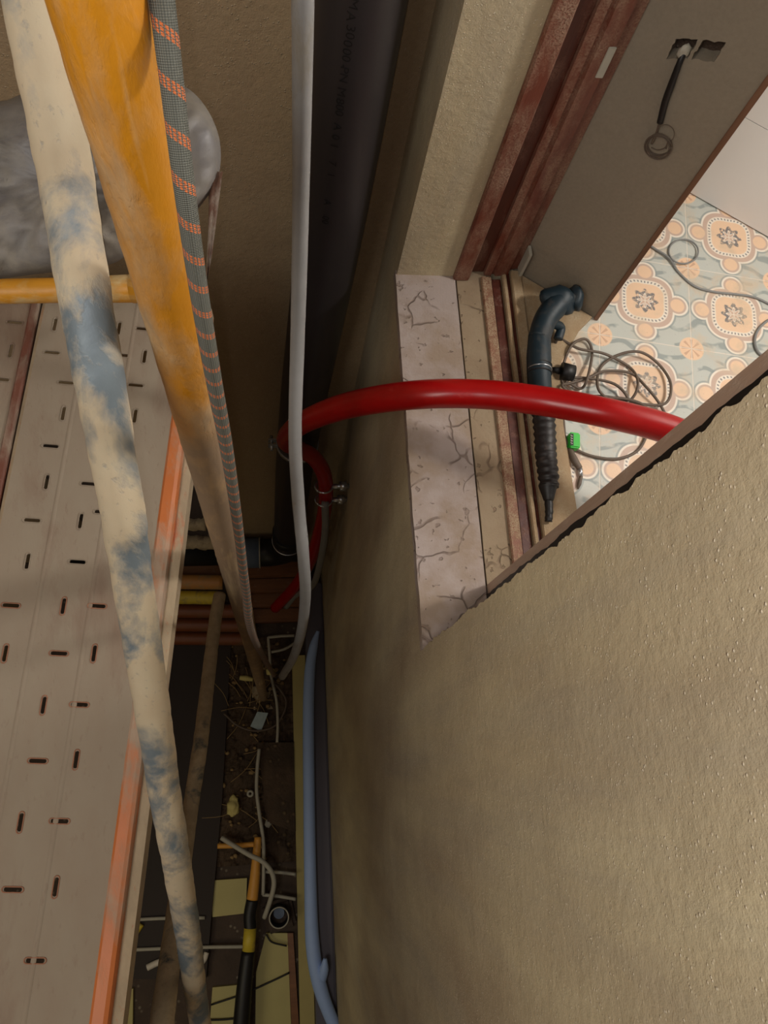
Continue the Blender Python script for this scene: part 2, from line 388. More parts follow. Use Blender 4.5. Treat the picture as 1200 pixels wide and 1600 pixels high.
def prism(poly, z0, z1, bm=None):
    """poly: list of (x,y); extruded z0..z1"""
    bm = bm or bmesh.new()
    area = sum(poly[i][0] * poly[(i + 1) % len(poly)][1] - poly[(i + 1) % len(poly)][0] * poly[i][1] for i in range(len(poly)))
    if area < 0: poly = list(reversed(poly))
    a = [bm.verts.new((p[0], p[1], z0)) for p in poly]; b = [bm.verts.new((p[0], p[1], z1)) for p in poly]
    n = len(poly)
    bm.faces.new(list(reversed(a))); bm.faces.new(b)
    for i in range(n): bm.faces.new((a[i], a[(i + 1) % n], b[(i + 1) % n], b[i]))
    return bm
def prismx(poly, x0, x1, bm=None):
    """poly: list of (y,z); extruded along x"""
    bm = bm or bmesh.new()
    area = sum(poly[i][0] * poly[(i + 1) % len(poly)][1] - poly[(i + 1) % len(poly)][0] * poly[i][1] for i in range(len(poly)))
    if area < 0: poly = list(reversed(poly))
    a = [bm.verts.new((x0, p[0], p[1])) for p in poly]; b = [bm.verts.new((x1, p[0], p[1])) for p in poly]
    n = len(poly)
    bm.faces.new(list(reversed(a))); bm.faces.new(b)
    for i in range(n): bm.faces.new((a[i], a[(i + 1) % n], b[(i + 1) % n], b[i]))
    return bm
def box(x0, x1, y0, y1, z0, z1, bm=None, rot=0, bev=0):
    bm = bm or bmesh.new()
    M = Matrix.Translation(((x0 + x1) / 2, (y0 + y1) / 2, (z0 + z1) / 2)) @ Matrix.Rotation(rot, 4, 'Z') @ Matrix.Diagonal((abs(x1 - x0), abs(y1 - y0), abs(z1 - z0), 1))
    r = bmesh.ops.create_cube(bm, size=1, matrix=M)
    if bev:
        es = list({e for v in r['verts'] for e in v.link_edges}); bmesh.ops.bevel(bm, geom=es, offset=bev, segments=2, affect='EDGES')
    return bm
def blob(c, rx, ry, rz, rough=0.0, freq=20, bm=None, sub=3, rot=None):
    bm = bm or bmesh.new(); n0 = len(bm.verts)
    r = bmesh.ops.create_icosphere(bm, subdivisions=sub, radius=1)
    for v in r['verts']:
        k = 1 + rough * noise.noise(v.co * freq * 0.1 + Vector(c) * 7)
        p = Vector((v.co.x * rx * k, v.co.y * ry * k, v.co.z * rz * k))
        if rot is not None: p = rot @ p
        v.co = p + Vector(c)
    for f in bm.faces: f.smooth = True
    return bm
def torus(c, axis, R, r, seg=40, a0=0, a1=2 * math.pi, bm=None, rs=10):
    ax = Vector(axis).normalized(); a = ax.orthogonal().normalized(); b = ax.cross(a)
    n = seg
    pts = [Vector(c) + (a * math.cos(a0 + (a1 - a0) * i / n) + b * math.sin(a0 + (a1 - a0) * i / n)) * R for i in range(n + 1)]
    return tube(pts, r, rs, bm, 1)

from mathutils.geometry import delaunay_2d_cdt
def face_with_holes(outer, holes, put, depth):
    V = [Vector(p) for p in outer]; faces = [list(range(len(outer)))]
    for h in holes:
        faces.append(list(range(len(V), len(V) + len(h)))); V += [Vector(p) for p in h]
    E = []
    for fc in faces: E += [(fc[i], fc[(i + 1) % len(fc)]) for i in range(len(fc))]
    vo, eo, fo, ov, oe, of = delaunay_2d_cdt(V, E, [], 0, 1e-6)
    def inside(p, pl):
        c = False; j = len(pl) - 1
        for i in range(len(pl)):
            if (pl[i][1] > p[1]) != (pl[j][1] > p[1]) and p[0] < (pl[j][0] - pl[i][0]) * (p[1] - pl[i][1]) / (pl[j][1] - pl[i][1]) + pl[i][0]: c = not c
            j = i
        return c
    bm = bmesh.new(); A = [bm.verts.new(put(v, 0)) for v in vo]; Bv = [bm.verts.new(put(v, depth)) for v in vo]
    used = {}
    for fc in fo:
        c = sum((vo[i] for i in fc), Vector((0, 0))) / len(fc)
        if not inside(c, outer) or any(inside(c, h) for h in holes): continue
        bm.faces.new([A[i] for i in fc]); bm.faces.new([Bv[i] for i in reversed(fc)])
        for k in range(len(fc)):
            a, b = fc[k], fc[(k + 1) % len(fc)]
            if (b, a) in used: used.pop((b, a))
            else: used[(a, b)] = 1
    for a, b in used: bm.faces.new((A[b], A[a], Bv[a], Bv[b]))
    for v in list(bm.verts):
        if not v.link_faces: bm.verts.remove(v)
    bmesh.ops.recalc_face_normals(bm, faces=bm.faces)
    return bm

# ------------------------------------------------------------------ setting
SZ = ZC - 1.543          # sill height
TZ = SZ - 0.02           # tiled floor of the room
TOP = 6.9
B = 1.27                 # back wall
YN, YF = 0.205, 1.085    # near and far jamb of the opening
# near part of the right wall with a ragged edge along the jamb
rnd = random.Random(3)
edge = []
z = SZ - 0.02
while z < TOP:
    edge.append((YN + 0.006 * noise.noise(Vector((0, 0, z * 9))) + 0.005 * noise.noise(Vector((3, 0, z * 40))) + 0.002 * noise.noise(Vector((7, 0, z * 140))), z)); z += 0.004
poly = [(-2.0, 0.0), (B + 0.25, 0.0), (B + 0.25, TOP), (YF, TOP), (YF, SZ - 0.02)] + edge + [(edge[-1][0], TOP), (-2.0, TOP)]
bm = face_with_holes(poly, [], lambda v, d: Vector((0.30 + d, v[0], v[1])), 0.14)
struct(obj('wall_right', bm, m_wall, None, origin=(0, 0, 0)), 'rough beige rendered shaft wall beside the window opening')
struct(obj('wall_right_below_sill', box(0.441, 0.62, YN - 0.1, YF + 0.1, 0, SZ - 0.031), m_wall, None, origin=(0, 0, 0)), 'rendered wall under the window sill')
# back wall with a dark recess low on the left
bm = bmesh.new()
box(-0.30, 0.305, B, B + 0.25, 0, TOP, bm)
box(-2.0, -0.30, B, B + 0.25, 1.95, TOP, bm)
box(-2.0, -1.2, B, B + 0.25, 0, 1.95, bm)
struct(obj('wall_back', bm, m_wall_back, None, origin=(0, 0, 0)), 'brown rendered back wall of the shaft')
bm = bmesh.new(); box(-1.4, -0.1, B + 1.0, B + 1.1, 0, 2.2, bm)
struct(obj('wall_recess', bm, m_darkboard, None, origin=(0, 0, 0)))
struct(obj('wall_left', box(-1.7, -1.55, -2.0, B + 0.25, 0, TOP), m_wall_back, None, origin=(0, 0, 0)))
struct(obj('wall_front', box(-1.7, 0.44, -2.1, -2.0, 0, TOP), m_wall_back, None, origin=(0, 0, 0)))
struct(obj('floor_shaft', box(-1.7, 0.62, -2.1, B + 1.1, -0.1, 0), m_concrete, None, origin=(0, 0, 0)), 'dark dusty slab at the bottom of the shaft')
# the room behind the opening
bm = bmesh.new(); uvl = bm.loops.layers.uv.verify()
vs = [bm.verts.new(p) for p in ((0.60, -1.2, TZ), (3.2, -1.2, TZ), (3.2, 2.6, TZ), (0.60, 2.6, TZ))]
f = bm.faces.new(vs)
ca = onZ(1139, 371, TZ); TA = math.radians(-8.5); TP = 0.236
for l in f.loops:
    d = Vector((l.vert.co.x - ca.x, l.vert.co.y - ca.y)); c_, s_ = math.cos(-TA), math.sin(-TA)
    l[uvl].uv = ((d.x * c_ - d.y * s_) / TP + 0.5, (d.x * s_ + d.y * c_) / TP + 0.5)
r = bmesh.ops.extrude_face_region(bm, geom=[f]); bmesh.ops.translate(bm, verts=[g for g in r['geom'] if isinstance(g, bmesh.types.BMVert)], vec=(0, 0, 0))
bmesh.ops.translate(bm, verts=vs, vec=(0, 0, -0.1)); bmesh.ops.recalc_face_normals(bm, faces=bm.faces)
struct(obj('floor', bm, m_tile, None, origin=(0, 0, 0)), 'worn patterned cement tiles of the lit room')
# splayed inner reveal, with two chiselled socket holes
p0, p1 = Vector((0.597, 1.121)), Vector((0.79, 0.99))
def rev(px, py, out=0.0):
    q = onL(px, py, p0, p1); d = (p1 - p0).normalized(); n = Vector((-abs(d.y), -abs(d.x)))
    return Vector((q.x - abs(d.y) * out, q.y - abs(d.x) * out, q.z))
dd = (p1 - p0).normalized(); nn = Vector((dd.y, -dd.x))
if nn.y > 0: nn = -nn
LEN = (p1 - p0).length
def rq(s, z, out=0.0): return Vector((p0.x + dd.x * s + nn.x * out, p0.y + dd.y * s + nn.y * out, z))
def sz(px, py):
    q = onL(px, py, p0, p1); return ((Vector((q.x, q.y)) - p0).dot(dd), q.z)
def ragged(pp, n=7, amp=0.0022, seed=1):
    out = []; rr = random.Random(seed)
    for i in range(len(pp)):
        a, b = pp[i], pp[(i + 1) % len(pp)]
        for k in range(n):
            t = k / n; out.append((a[0] * (1 - t) + b[0] * t + rr.uniform(-amp, amp), a[1] * (1 - t) + b[1] * t + rr.uniform(-amp, amp)))
    return out
holeA = ragged([sz(1057, 60), sz(1092, 61), sz(1074, 90), sz(1040, 92)], 6, 0.0016, 4)
holeB = ragged([sz(1098, 63), sz(1134, 66), sz(1117, 97), sz(1080, 92)], 6, 0.0016, 9)
bm = face_with_holes([(-0.004, TZ), (LEN, TZ), (LEN, TOP), (-0.004, TOP)], [holeA, holeB], lambda v, d: rq(v[0], v[1], -d), 0.03)
struct(obj('wall_window_reveal', bm, m_room_wall, None, origin=(0, 0, 0)), 'smooth painted inner reveal with two chiselled socket holes')
# masonry behind the reveal skin (with the bottoms of the holes)
bm = prism([tuple(rq(0, 0, -0.03)[:2]), tuple(rq(LEN, 0, -0.03)[:2]), (0.78, 1.30), (0.60, 1.30)], TZ, TOP)
struct(obj('wall_room_core', bm, m_hole, None, origin=(0, 0, 0)))
struct(obj('wall_room_side', box(0.74, 0.785, 1.06, 2.4, TZ, TOP), m_room_wall, None, origin=(0, 0, 0)))
q0, q1 = rq(LEN - 0.001, 0, 0.002), rq(LEN + 0.006, 0, -0.006)
struct(obj('trim_1', box(q0.x - 0.002, q0.x + 0.009, q0.y - 0.005, q0.y + 0.006, TZ, TOP, None, math.atan2(dd.y, dd.x), 0.0015), m_bead, None, origin=(0, 0, 0)), 'brown wooden corner bead of the reveal')
# glossy white wall of the room: large slabs with one joint in view
w0, w1 = onZ(1085, 307, TZ), onZ(1200, 372, TZ); wd = (w1 - w0).normalized(); wn = Vector((wd.y, -wd.x, 0))
if wn.y > 0: wn = -wn
a0 = w0 - wd * 0.6; a1 = w1 + wd * 1.2
pa = onL(1172, 188, (w0.x, w0.y), (w1.x, w1.y)).z
for i, (za, zb) in enumerate(((TZ + 0.004, pa - 0.001), (pa + 0.001, pa + 0.6), (pa + 0.602, pa + 1.6))):
    bm = prism([(a0.x, a0.y), (a1.x, a1.y), (a1.x - wn.x * 0.02, a1.y - wn.y * 0.02), (a0.x - wn.x * 0.02, a0.y - wn.y * 0.02)], za, zb)
    struct(obj('wall_white_slab', bm, m_white_wall, None, origin=(0, 0, 0)), 'glossy white wall slab at the edge of the tiled floor')
bm = prism([(a0.x - wn.x * .004, a0.y - wn.y * .004), (a1.x - wn.x * .004, a1.y - wn.y * .004), (a1.x - wn.x * 0.08, a1.y - wn.y * 0.08), (a0.x - wn.x * 0.08, a0.y - wn.y * 0.08)], TZ, TOP - 0.5)
struct(obj('wall_room_far', bm, m_joint, None, origin=(0, 0, 0)))

# ------------------------------------------------------------------ window opening: sill, frame
bm = box(0.297, 0.441, YN - 0.004, YF + 0.012, SZ - 0.03, SZ)
bmesh.ops.subdivide_edges(bm, edges=bm.edges, cuts=24, use_grid_fill=True)
for v in bm.verts:
    if abs(v.co.x - 0.297) < 1e-4: v.co.x += 0.003 * noise.noise(Vector((v.co.y * 40, 0, 3)))
    if v.co.z > SZ - 0.001: v.co.z += 0.0015 * noise.noise(v.co * 30)
struct(obj('window_sill', bm, m_sill, None, origin=(0, 0, 0)), 'cracked whitish plaster sill strip at the wall face')
wf = bpy.data.objects.new('window_1', None); COL.objects.link(wf); wf.location = (0.5, 0.64, SZ); WL['window_1'] = Vector((0.5, 0.64, SZ)); wf['kind'] = 'structure'
wf['label'] = 'window opening with dusty red-brown wooden frame'
bm = box(0.446, 0.520, YN + 0.08, YF + 0.02, SZ - 0.03, SZ - 0.004); bmesh.ops.subdivide_edges(bm, edges=bm.edges, cuts=12, use_grid_fill=True)
for v in bm.verts: v.co.x += 0.0015 * noise.noise(v.co * 25)
obj('inner_sill', bm, m_sill2, wf)
obj('bottom_rail', box(0.505, 0.530, YN + 0.08, YF + 0.0, SZ - 0.03, SZ + 0.004, None, 0, 0.002), m_frame_dusty, wf)
obj('frame_strip', box(0.532, 0.556, YN + 0.08, YF + 0.0, SZ - 0.03, SZ - 0.006, None, 0, 0.002), m_frame, wf)
obj('frame_strip', box(0.558, 0.568, YN + 0.08, YF + 0.01, SZ - 0.03, SZ + 0.005, None, 0, 0.002), m_beigewood, wf)
obj('frame_strip', box(0.569, 0.580, YN + 0.08, YF + 0.02, SZ - 0.03, SZ - 0.008, None, 0, 0.001), m_frame, wf)
obj('frame_strip', box(0.581, 0.606, YN + 0.08, YF + 0.02, SZ - 0.03, SZ + 0.004, None, 0, 0.002), m_beigewood, wf)
# far stile: stepped profile along the jamb
obj('jamb_stile', prism([(0.436, 1.30), (0.436, 1.078), (0.440, 1.074), (0.472, 1.074), (0.476, 1.080), (0.476, 1.30)], SZ, TOP), m_frame2, wf)
obj('jamb_stile', prism([(0.477, 1.30), (0.477, 1.100), (0.512, 1.100), (0.512, 1.30)], SZ, TOP), m_frame, wf)
obj('jamb_stile', prism([(0.513, 1.30), (0.513, 1.090), (0.530, 1.088), (0.533, 1.094), (0.538, 1.094), (0.541, 1.088), (0.572, 1.092), (0.577, 1.108), (0.602, 1.112), (0.602, 1.30)], SZ, TOP), m_frame2, wf)
st = [(0.446, YN - 0.06), (0.446, 0.330), (0.465, 0.332), (0.500, 0.33), (0.520, 0.345), (0.560, 0.36), (0.602, 0.37), (0.602, YN - 0.06)]
obj('jamb_stile', prism(st, SZ - 0.03, TOP), m_stile, wf)
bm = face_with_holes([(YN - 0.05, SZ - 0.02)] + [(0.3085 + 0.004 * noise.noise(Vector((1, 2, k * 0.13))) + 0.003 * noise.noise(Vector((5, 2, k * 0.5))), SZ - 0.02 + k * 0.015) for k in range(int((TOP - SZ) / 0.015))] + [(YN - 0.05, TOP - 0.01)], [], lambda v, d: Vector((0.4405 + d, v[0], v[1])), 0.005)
obj('gap_shade_strip', bm, m_black, wf)  # jagged black strip acting as the shadow line between plaster edge and stile
sp_ = obj('strike_plate', box(0.560, 0.574, 1.0885, 1.0925, ZC - 0.97, ZC - 0.91, None, 0, 0.001), m_conduit, wf)
obj('hinge_leaf', box(0.5985, 0.606, 1.085, 1.112, SZ + 0.006, SZ + 0.09, None, 0, 0.001), m_conduit, wf)
struct(obj('wall_near_core', box(0.60, 0.72, -2.0, YN + 0.05, TZ, TOP), m_room_wall, None, origin=(0, 0, 0)))
# pale board laid on the room side of the frame
pts = [onZ(x, y, SZ) for x, y in ((850, 835), (897, 795), (885, 655), (896, 560), (932, 505), (937, 478), (812, 440), (815, 470))]
pl = [(max(q.x, 0.607), q.y) for q in pts]
pl = [(0.607, 0.36), (0.668, 0.36), (0.668, 0.50), (0.664, 0.70), (0.68, 0.86), (0.74, 0.95), (0.776, 0.985), (0.607, 1.10)]
tag(obj('pale_board', prism(pl, TZ, SZ - 0.006), m_beigewood), 'bare pale wooden board lying inside the window frame under the drill', 'board')

# ------------------------------------------------------------------ wall boxes wiring on the reveal
cd = thing('socket_wiring', 'short dark conduit with a small coil of thin wire hanging from the left socket hole', 'wiring', rq(0.1, sz(1030, 220)[1]))
def R3(px, py, o=0.008): s, z = sz(px, py); return rq(s, z, o)
obj('conduit', tube([R3(1070, 78, -0.005), R3(1064, 95, 0.008), R3(1052, 128, 0.010), R3(1042, 155), R3(1034, 187)], [0.0055, 0.005, 0.0062, 0.0062, 0.0058], 12), m_black, cd)
obj('plaster_plug', blob(R3(1069, 80, 0.0), 0.010, 0.006, 0.013, 0.4, 30), m_conduit, cd)
c0 = R3(1032, 222, 0.008); bm = bmesh.new(); rr = random.Random(5)
E1 = R3(1042, 222, 0.008) - c0; E2 = R3(1032, 212, 0.008) - c0
def ell(cx, cy, a, b, o, t0=0, t1=2 * math.pi, n=24): return [c0 + E1 * ((cx - 1032) / 10 + a / 10 * math.cos(t0 + (t1 - t0) * i / n)) + E2 * (-(cy - 222) / 10 + b / 10 * math.sin(t0 + (t1 - t0) * i / n)) + Vector((nn.x, nn.y, 0)) * o for i in range(n + 1)]
for k in range(9): tube(ell(1032 + rr.uniform(-1.2, 1.2), 223 + rr.uniform(-1, 1), 20 + rr.uniform(-3.5, 2), 18 + rr.uniform(-3.5, 2), rr.uniform(-.002, .006)), 0.0009, 6, bm, 1)
tube(ell(1043, 203, 14, 14, 0.004, math.radians(170), math.radians(-50)), 0.0007, 6, bm, 1)
tube([R3(1034, 185), R3(1028, 205), R3(1021, 220)], 0.0024, 8, bm)
tube([R3(1020, 226), R3(1030, 230), R3(1042, 226), R3(1046, 216), R3(1043, 228)], 0.0010, 6, bm)
obj('wire_coil', bm, m_cable_dark, cd)

# ------------------------------------------------------------------ black soil pipe on the back wall
PR = 0.078; PY = B - PR - 0.025
def pc(px0, px1, y): return (onY(px0, y, PY).x + onY(px1, y, PY).x) / 2, onY(px0, y, PY).z
xa, za = pc(490, 633, 0); xb, zb = pc(443, 500, 640); xc, zc_ = pc(428, 490, 740)
xt = xa + (xa - xb) / (za - zb) * (TOP - za)
ez = 0.66
pipe = thing('soil_pipe', 'thick black drain pipe running down the back wall with a steel clamp', 'pipe', (xc, PY, 0.3))
pb = tube([(xa, PY, TOP - 0.2), (xa, PY, za), (xb, PY, zb), (xc, PY, zc_), (xc - 0.01, PY, ez + 0.12)], PR, 40)
obj('pipe_barrel', pb, m_black_pipe, pipe)
ex = xc - 0.01
obj('pipe_socket', tube([(ex, PY, ez + 0.26), (ex, PY, ez + 0.1)], PR + 0.008, 40, None, 2), m_black_fit, pipe)
pts = [(ex, PY, ez + 0.12)] + [(ex - 0.14 + 0.14 * math.cos(a), PY, ez - 0.02 - 0.14 * math.sin(a)) for a in [i * math.pi / 2 / 8 for i in range(9)]] + [(ex - 0.2, PY, ez - 0.16)]
obj('elbow', tube(pts, PR + 0.004, 36, None, 3), m_black_fit, pipe)
obj('socket_ring', torus((ex, PY, ez + 0.1), (0, 0, 1), PR + 0.008, 0.004), m_chrome, pipe)
obj('socket_ring', torus((ex - 0.16, PY, ez - 0.16), (1, 0, 0), PR + 0.010, 0.004), m_conduit, pipe)
obj('grey_socket', tube([(ex - 0.16, PY, ez - 0.16), (ex - 0.34, PY, ez - 0.16)], PR + 0.010, 36, None, 2), m_blue_socket, pipe)
obj('horizontal_run', tube([(ex - 0.33, PY, ez - 0.16), (ex - 1.2, PY, ez - 0.16)], PR - 0.01, 36, None, 2), m_black_fit, pipe)
czz = onY(455, 722, PY - PR).z
cx_ = xb + (xc - xb) * (zb - czz) / (zb - zc_)
cl = obj('pipe_clamp', tube([(cx_, PY, czz - 0.012), (cx_, PY, czz + 0.012)], PR + 0.004, 40, None, 1), m_chrome, pipe)
obj('clamp_screw', tube([(cx_ - PR - 0.022, PY - 0.03, czz), (cx_ - PR - 0.022, PY + 0.03, czz)], 0.006, 10, None, 1), m_chrome, cl)
obj('clamp_lug', box(cx_ - PR - 0.034, cx_ - PR + 0.002, PY - 0.014, PY - 0.008, czz - 0.014, czz + 0.014), m_chrome, cl)
obj('clamp_lug', box(cx_ - PR - 0.034, cx_ - PR + 0.002, PY + 0.008, PY + 0.014, czz - 0.014, czz + 0.014), m_chrome, cl)
# faint printing down the pipe: short rows of figures
glyphs = [(552, 8, 'M'), (548, 28, 'A'), (547, 52, '30'), (543, 70, '0'), (541, 88, '00'), (538, 106, '-'), (537, 119, 'PN'), (533, 146, 'M'), (531, 160, '8'), (530, 174, '00'), (527, 200, 'A'), (524, 216, '0'), (522, 230, '1'), (519, 257, '7'), (517, 275, '1'), (511, 318, 'A'), (508, 345, '00')]
for gx, gy, s in glyphs:
    q = onY(gx, gy, PY - PR)
    u_ = (q.x - (xa + (xb - xa) * (za - q.z) / (za - zb))) / PR; u_ = max(-0.9, min(0.9, u_)); th = math.asin(u_)
    cu = bpy.data.curves.new('txt', 'FONT'); cu.body = s; cu.size = 0.026; cu.align_x = 'CENTER'; cu.align_y = 'CENTER'
    to = bpy.data.objects.new('txt', cu); COL.objects.link(to); bpy.context.view_layer.update()
    me = bpy.data.meshes.new_from_object(to); bm = bmesh.new(); bm.from_mesh(me)
    for v in bm.verts:      # wrap on the barrel: text runs down the pipe
        lx, ly = v.co.x, v.co.y; a = th + ly * 0.8 / PR
        v.co = Vector(((xa + (xb - xa) * (za - q.z) / (za - zb)) + (PR + 0.0006) * math.sin(a), PY - (PR + 0.0006) * math.cos(a), q.z - lx))
    bpy.data.objects.remove(to)
    obj('printed_mark', bm, m_print, pipe)

# ------------------------------------------------------------------ white hose hanging in front of the black pipe
wp_pts = [(472, -60, .78), (473, 0, .81), (472, 150, .93), (470, 300, 1.08), (467, 450, 1.22), (464, 560, 1.32), (461, 680, 1.40), (466, 780, 1.48), (474, 870, 1.56), (477, 930, 1.68), (471, 985, 1.9), (458, 1028, 2.2), (441, 1057, 2.5)]
tag(obj('white_hose', tube([at(*p) for p in wp_pts], 0.0123, 20, wob=0.0004), m_white_hose, smooth=True), 'long whitish flexible hose hanging down across the black pipe', 'hose')

# ------------------------------------------------------------------ red pipe
rp = thing('red_pipe', 'bright red plastic pipe looping out of the window over the sill and down the wall', 'pipe', onZ(850, 630, SZ))
rpts = [(1130, 715, 1.50), (1050, 673, 1.50), (950, 646, 1.50), (850, 627, 1.53), (750, 616, 1.54), (650, 617, 1.56), (560, 630, 1.68), (500, 648, 1.88), (462, 668, 2.15), (447, 688, 2.4), (462, 700, 2.62), (490, 715, 2.8), (507, 745, 2.98), (508, 790, 3.2), (497, 840, 3.5), (483, 880, 3.8), (462, 915, 4.1), (430, 950, 4.4)]
obj('pipe_run', tube([at(*p) for p in rpts], 0.0295, 28, sub=12), m_red, rp, smooth=True)
for k, (py, pxw) in enumerate(((757, 516), (778, 516))):
    q = onX(534, py, 0.30); q0 = at(506, py + 3, 3.02 + k * .1)
    q.x = 0.30
    tn = Vector((0, -0.35, -1)).normalized()
    cl = obj('wall_clamp', torus(q0, tn, 0.033, 0.0045, 30), m_chrome, rp)
    obj('clamp_bolt', tube([q0 + Vector((0.03, 0, 0)), (0.30, q0.y, q0.z)], 0.010, 10, None, 1), m_chrome, cl)
    obj('clamp_nut', tube([(0.262, q0.y, q0.z), (0.29, q0.y, q0.z)], 0.021, 6, None, 1), m_chrome, cl)

tag(obj('grey_cable', tube([at(508, 786, 3.1), at(508, 830, 3.3), at(500, 880, 3.6), at(488, 915, 3.9), at(462, 930, 4.2), at(447, 948, 4.4)], 0.016, 10), m_cable_grey, smooth=True), 'thin grey cable leaving the wall clamp behind the white hose', 'cable')

# ------------------------------------------------------------------ scaffold
# yellow post, very slightly leaning
pt = [at(157, 0, .375), at(254, 470, .53), at(318, 735, 0.80), at(370, 950, 1.42)]
top = at(152, 0, .372); bot = onZ(412, 1090, 0.02)
post = thing('scaffold_post', 'thick yellow painted scaffold post caked with plaster dust, running down the left', 'scaffold tube', (bot.x, bot.y, 0))
dirv = (top - bot).normalized()
mid = [top + dirv * 0.5, bot]
obj('tube', tube([mid[0].lerp(mid[1], i / 400) for i in range(401)], 0.0240, 36, sub=1, wob=0.0007), m_post, post, smooth=True, origin=(0, 0, 0))
obj('base_plate', box(bot.x - .07, bot.x + .07, bot.y - .07, bot.y + .07, 0.0, 0.012), m_bar_pale, post)
# transom
ty = [onZ(-160, 458, ZC - 1.19), onZ(20, 455, ZC - 1.19), onZ(120, 453, ZC - 1.19), onZ(200, 451, ZC - 1.18), onZ(262, 449, ZC - 1.17)]
tr = thing('scaffold_transom', 'yellow horizontal scaffold tube crossing the far end of the platform', 'scaffold tube', ty[1])
obj('tube', tube([ty[0], ty[1], ty[2], ty[3], ty[4]], [0.0205, 0.0205, 0.021, 0.0235, 0.0235], 26), m_transom, tr, smooth=True)
obj('sleeve', tube([onZ(207, 450, ZC - 1.18), onZ(266, 449, ZC - 1.17)], 0.0255, 26, None, 2), m_transom, tr, smooth=True)
# braces
bp = [(40, -90, .505), (53, 0, .515), (84, 167, .545), (107, 300, .585), (122, 400, .60), (139, 500, .615), (157, 600, .64), (174, 700, .69), (192, 800, .73), (206, 900, .79), (237, 1100, .90), (254, 1217, 1.0), (268, 1300, 1.07), (283, 1391, 1.18), (296, 1476, 1.30), (303, 1533, 1.40), (313, 1598, 1.52), (324, 1680, 1.66)]
tag(obj('diagonal_brace', tube([at(*p) for p in bp], 0.0205, 32, sub=14, wob=0.0011), m_brace, smooth=True), 'long pale grey steel tube with lumps of dried plaster, leaning in front of the platform', 'scaffold tube')
bq = [(343, 930, 2.6), (335, 980, 2.5), (323, 1080, 2.3), (312, 1170, 2.1), (298, 1260, 2.0), (281, 1380, 1.75), (268, 1480, 1.52), (253, 1600, 1.30), (243, 1690, 1.2)]
tag(obj('lower_brace', tube([at(*p) for p in bq], 0.0205, 28, sub=10, wob=0.0012), m_brace2, smooth=True), 'plaster-caked tube rising from below the platform and crossing behind the nearer leaning tube', 'scaffold tube')
# rope
rq_ = [(244, -70, .365), (253, 0, .375), (271, 150, .40), (289, 300, .43), (307, 430, .48), (323, 530, .54), (337, 610, .62), (352, 690, .74), (363, 760, .86), (374, 840, 1.02), (384, 920, 1.25), (398, 1000, 1.75), (428, 1055, 3.6)]
tag(obj('climbing_rope', tube([at(*p) for p in rq_], [0.0066, 0.0064, 0.0062, 0.006, 0.006, 0.0062, 0.0064, 0.0066, 0.0066, 0.0066, 0.007, 0.008, 0.01], 24, sub=16), m_rope, smooth=True), 'grey braided rope with orange flecks hanging beside the yellow post', 'rope')

# platform planks
DH = ZC - 1.35
e0, e1 = onZ(289, 690, DH), onZ(172, 1600, DH)
yd = (e0 - e1).normalized(); xd = Vector((yd.y, -yd.x, 0)); PA = math.atan2(-yd.x, yd.y)
org = e0
def loc2(p): d = p - org; return (d.dot(xd), d.dot(yd))
def dk(u, v, z=0): return Vector((org.x + xd.x * u + yd.x * v, org.y + xd.y * u + yd.y * v, DH + z))
slots = [(23,504,'h'),(86,507,'v'),(186,513,'v'),(224,514,'h'),(17,548,'v'),(81,551,'h'),(189,555,'h'),(226,557,'v'),(2,593,'h'),(103,598,'h'),(212,602,'h'),(99,646,'v'),(211,650,'v'),(33,696,'v'),(79,697,'h'),(26,752,'h'),(73,753,'v'),(139,756,'h'),(3,812,'v'),(50,813,'h'),(126,814,'v'),(2,876,'h'),(43,877,'v'),(121,878,'h'),(17,946,'h'),(99,947,'v'),(152,947,'h'),(8,1021,'v'),(92,1021,'h'),(147,1021,'v'),(68,1102,'v'),(124,1101,'h'),(59,1189,'h'),(119,1187,'v'),(32,1285,'v'),(93,1283,'h'),(20,1390,'h'),(87,1386,'v'),(55,1501,'h'),(150,600,'v'),(155,690,'h'),(160,800,'h')]
jl = [loc2(onZ(72, 470, DH)), loc2(onZ(0, 740, DH))]; JU = (jl[0][0] + jl[1][0]) / 2
def slot(u, v, k, g=1.0):
    L, W = 0.0135 * g, 0.0034 * g; L = L + 0.0; out = []
    hl = L - W
    for i in range(12):
        a = -math.pi / 2 + math.pi * i / 5 if i < 6 else math.pi / 2 + math.pi * (i - 6) / 5
        cx = hl if i < 6 else -hl
        x, y = cx + W * math.cos(a), W * math.sin(a)
        out.append((u + x, v + y) if k == 'h' else (u - y, v + x))
    return out
LO, HI = -1.15, loc2(onZ(200, 462, DH))[1]
DU1 = -0.030
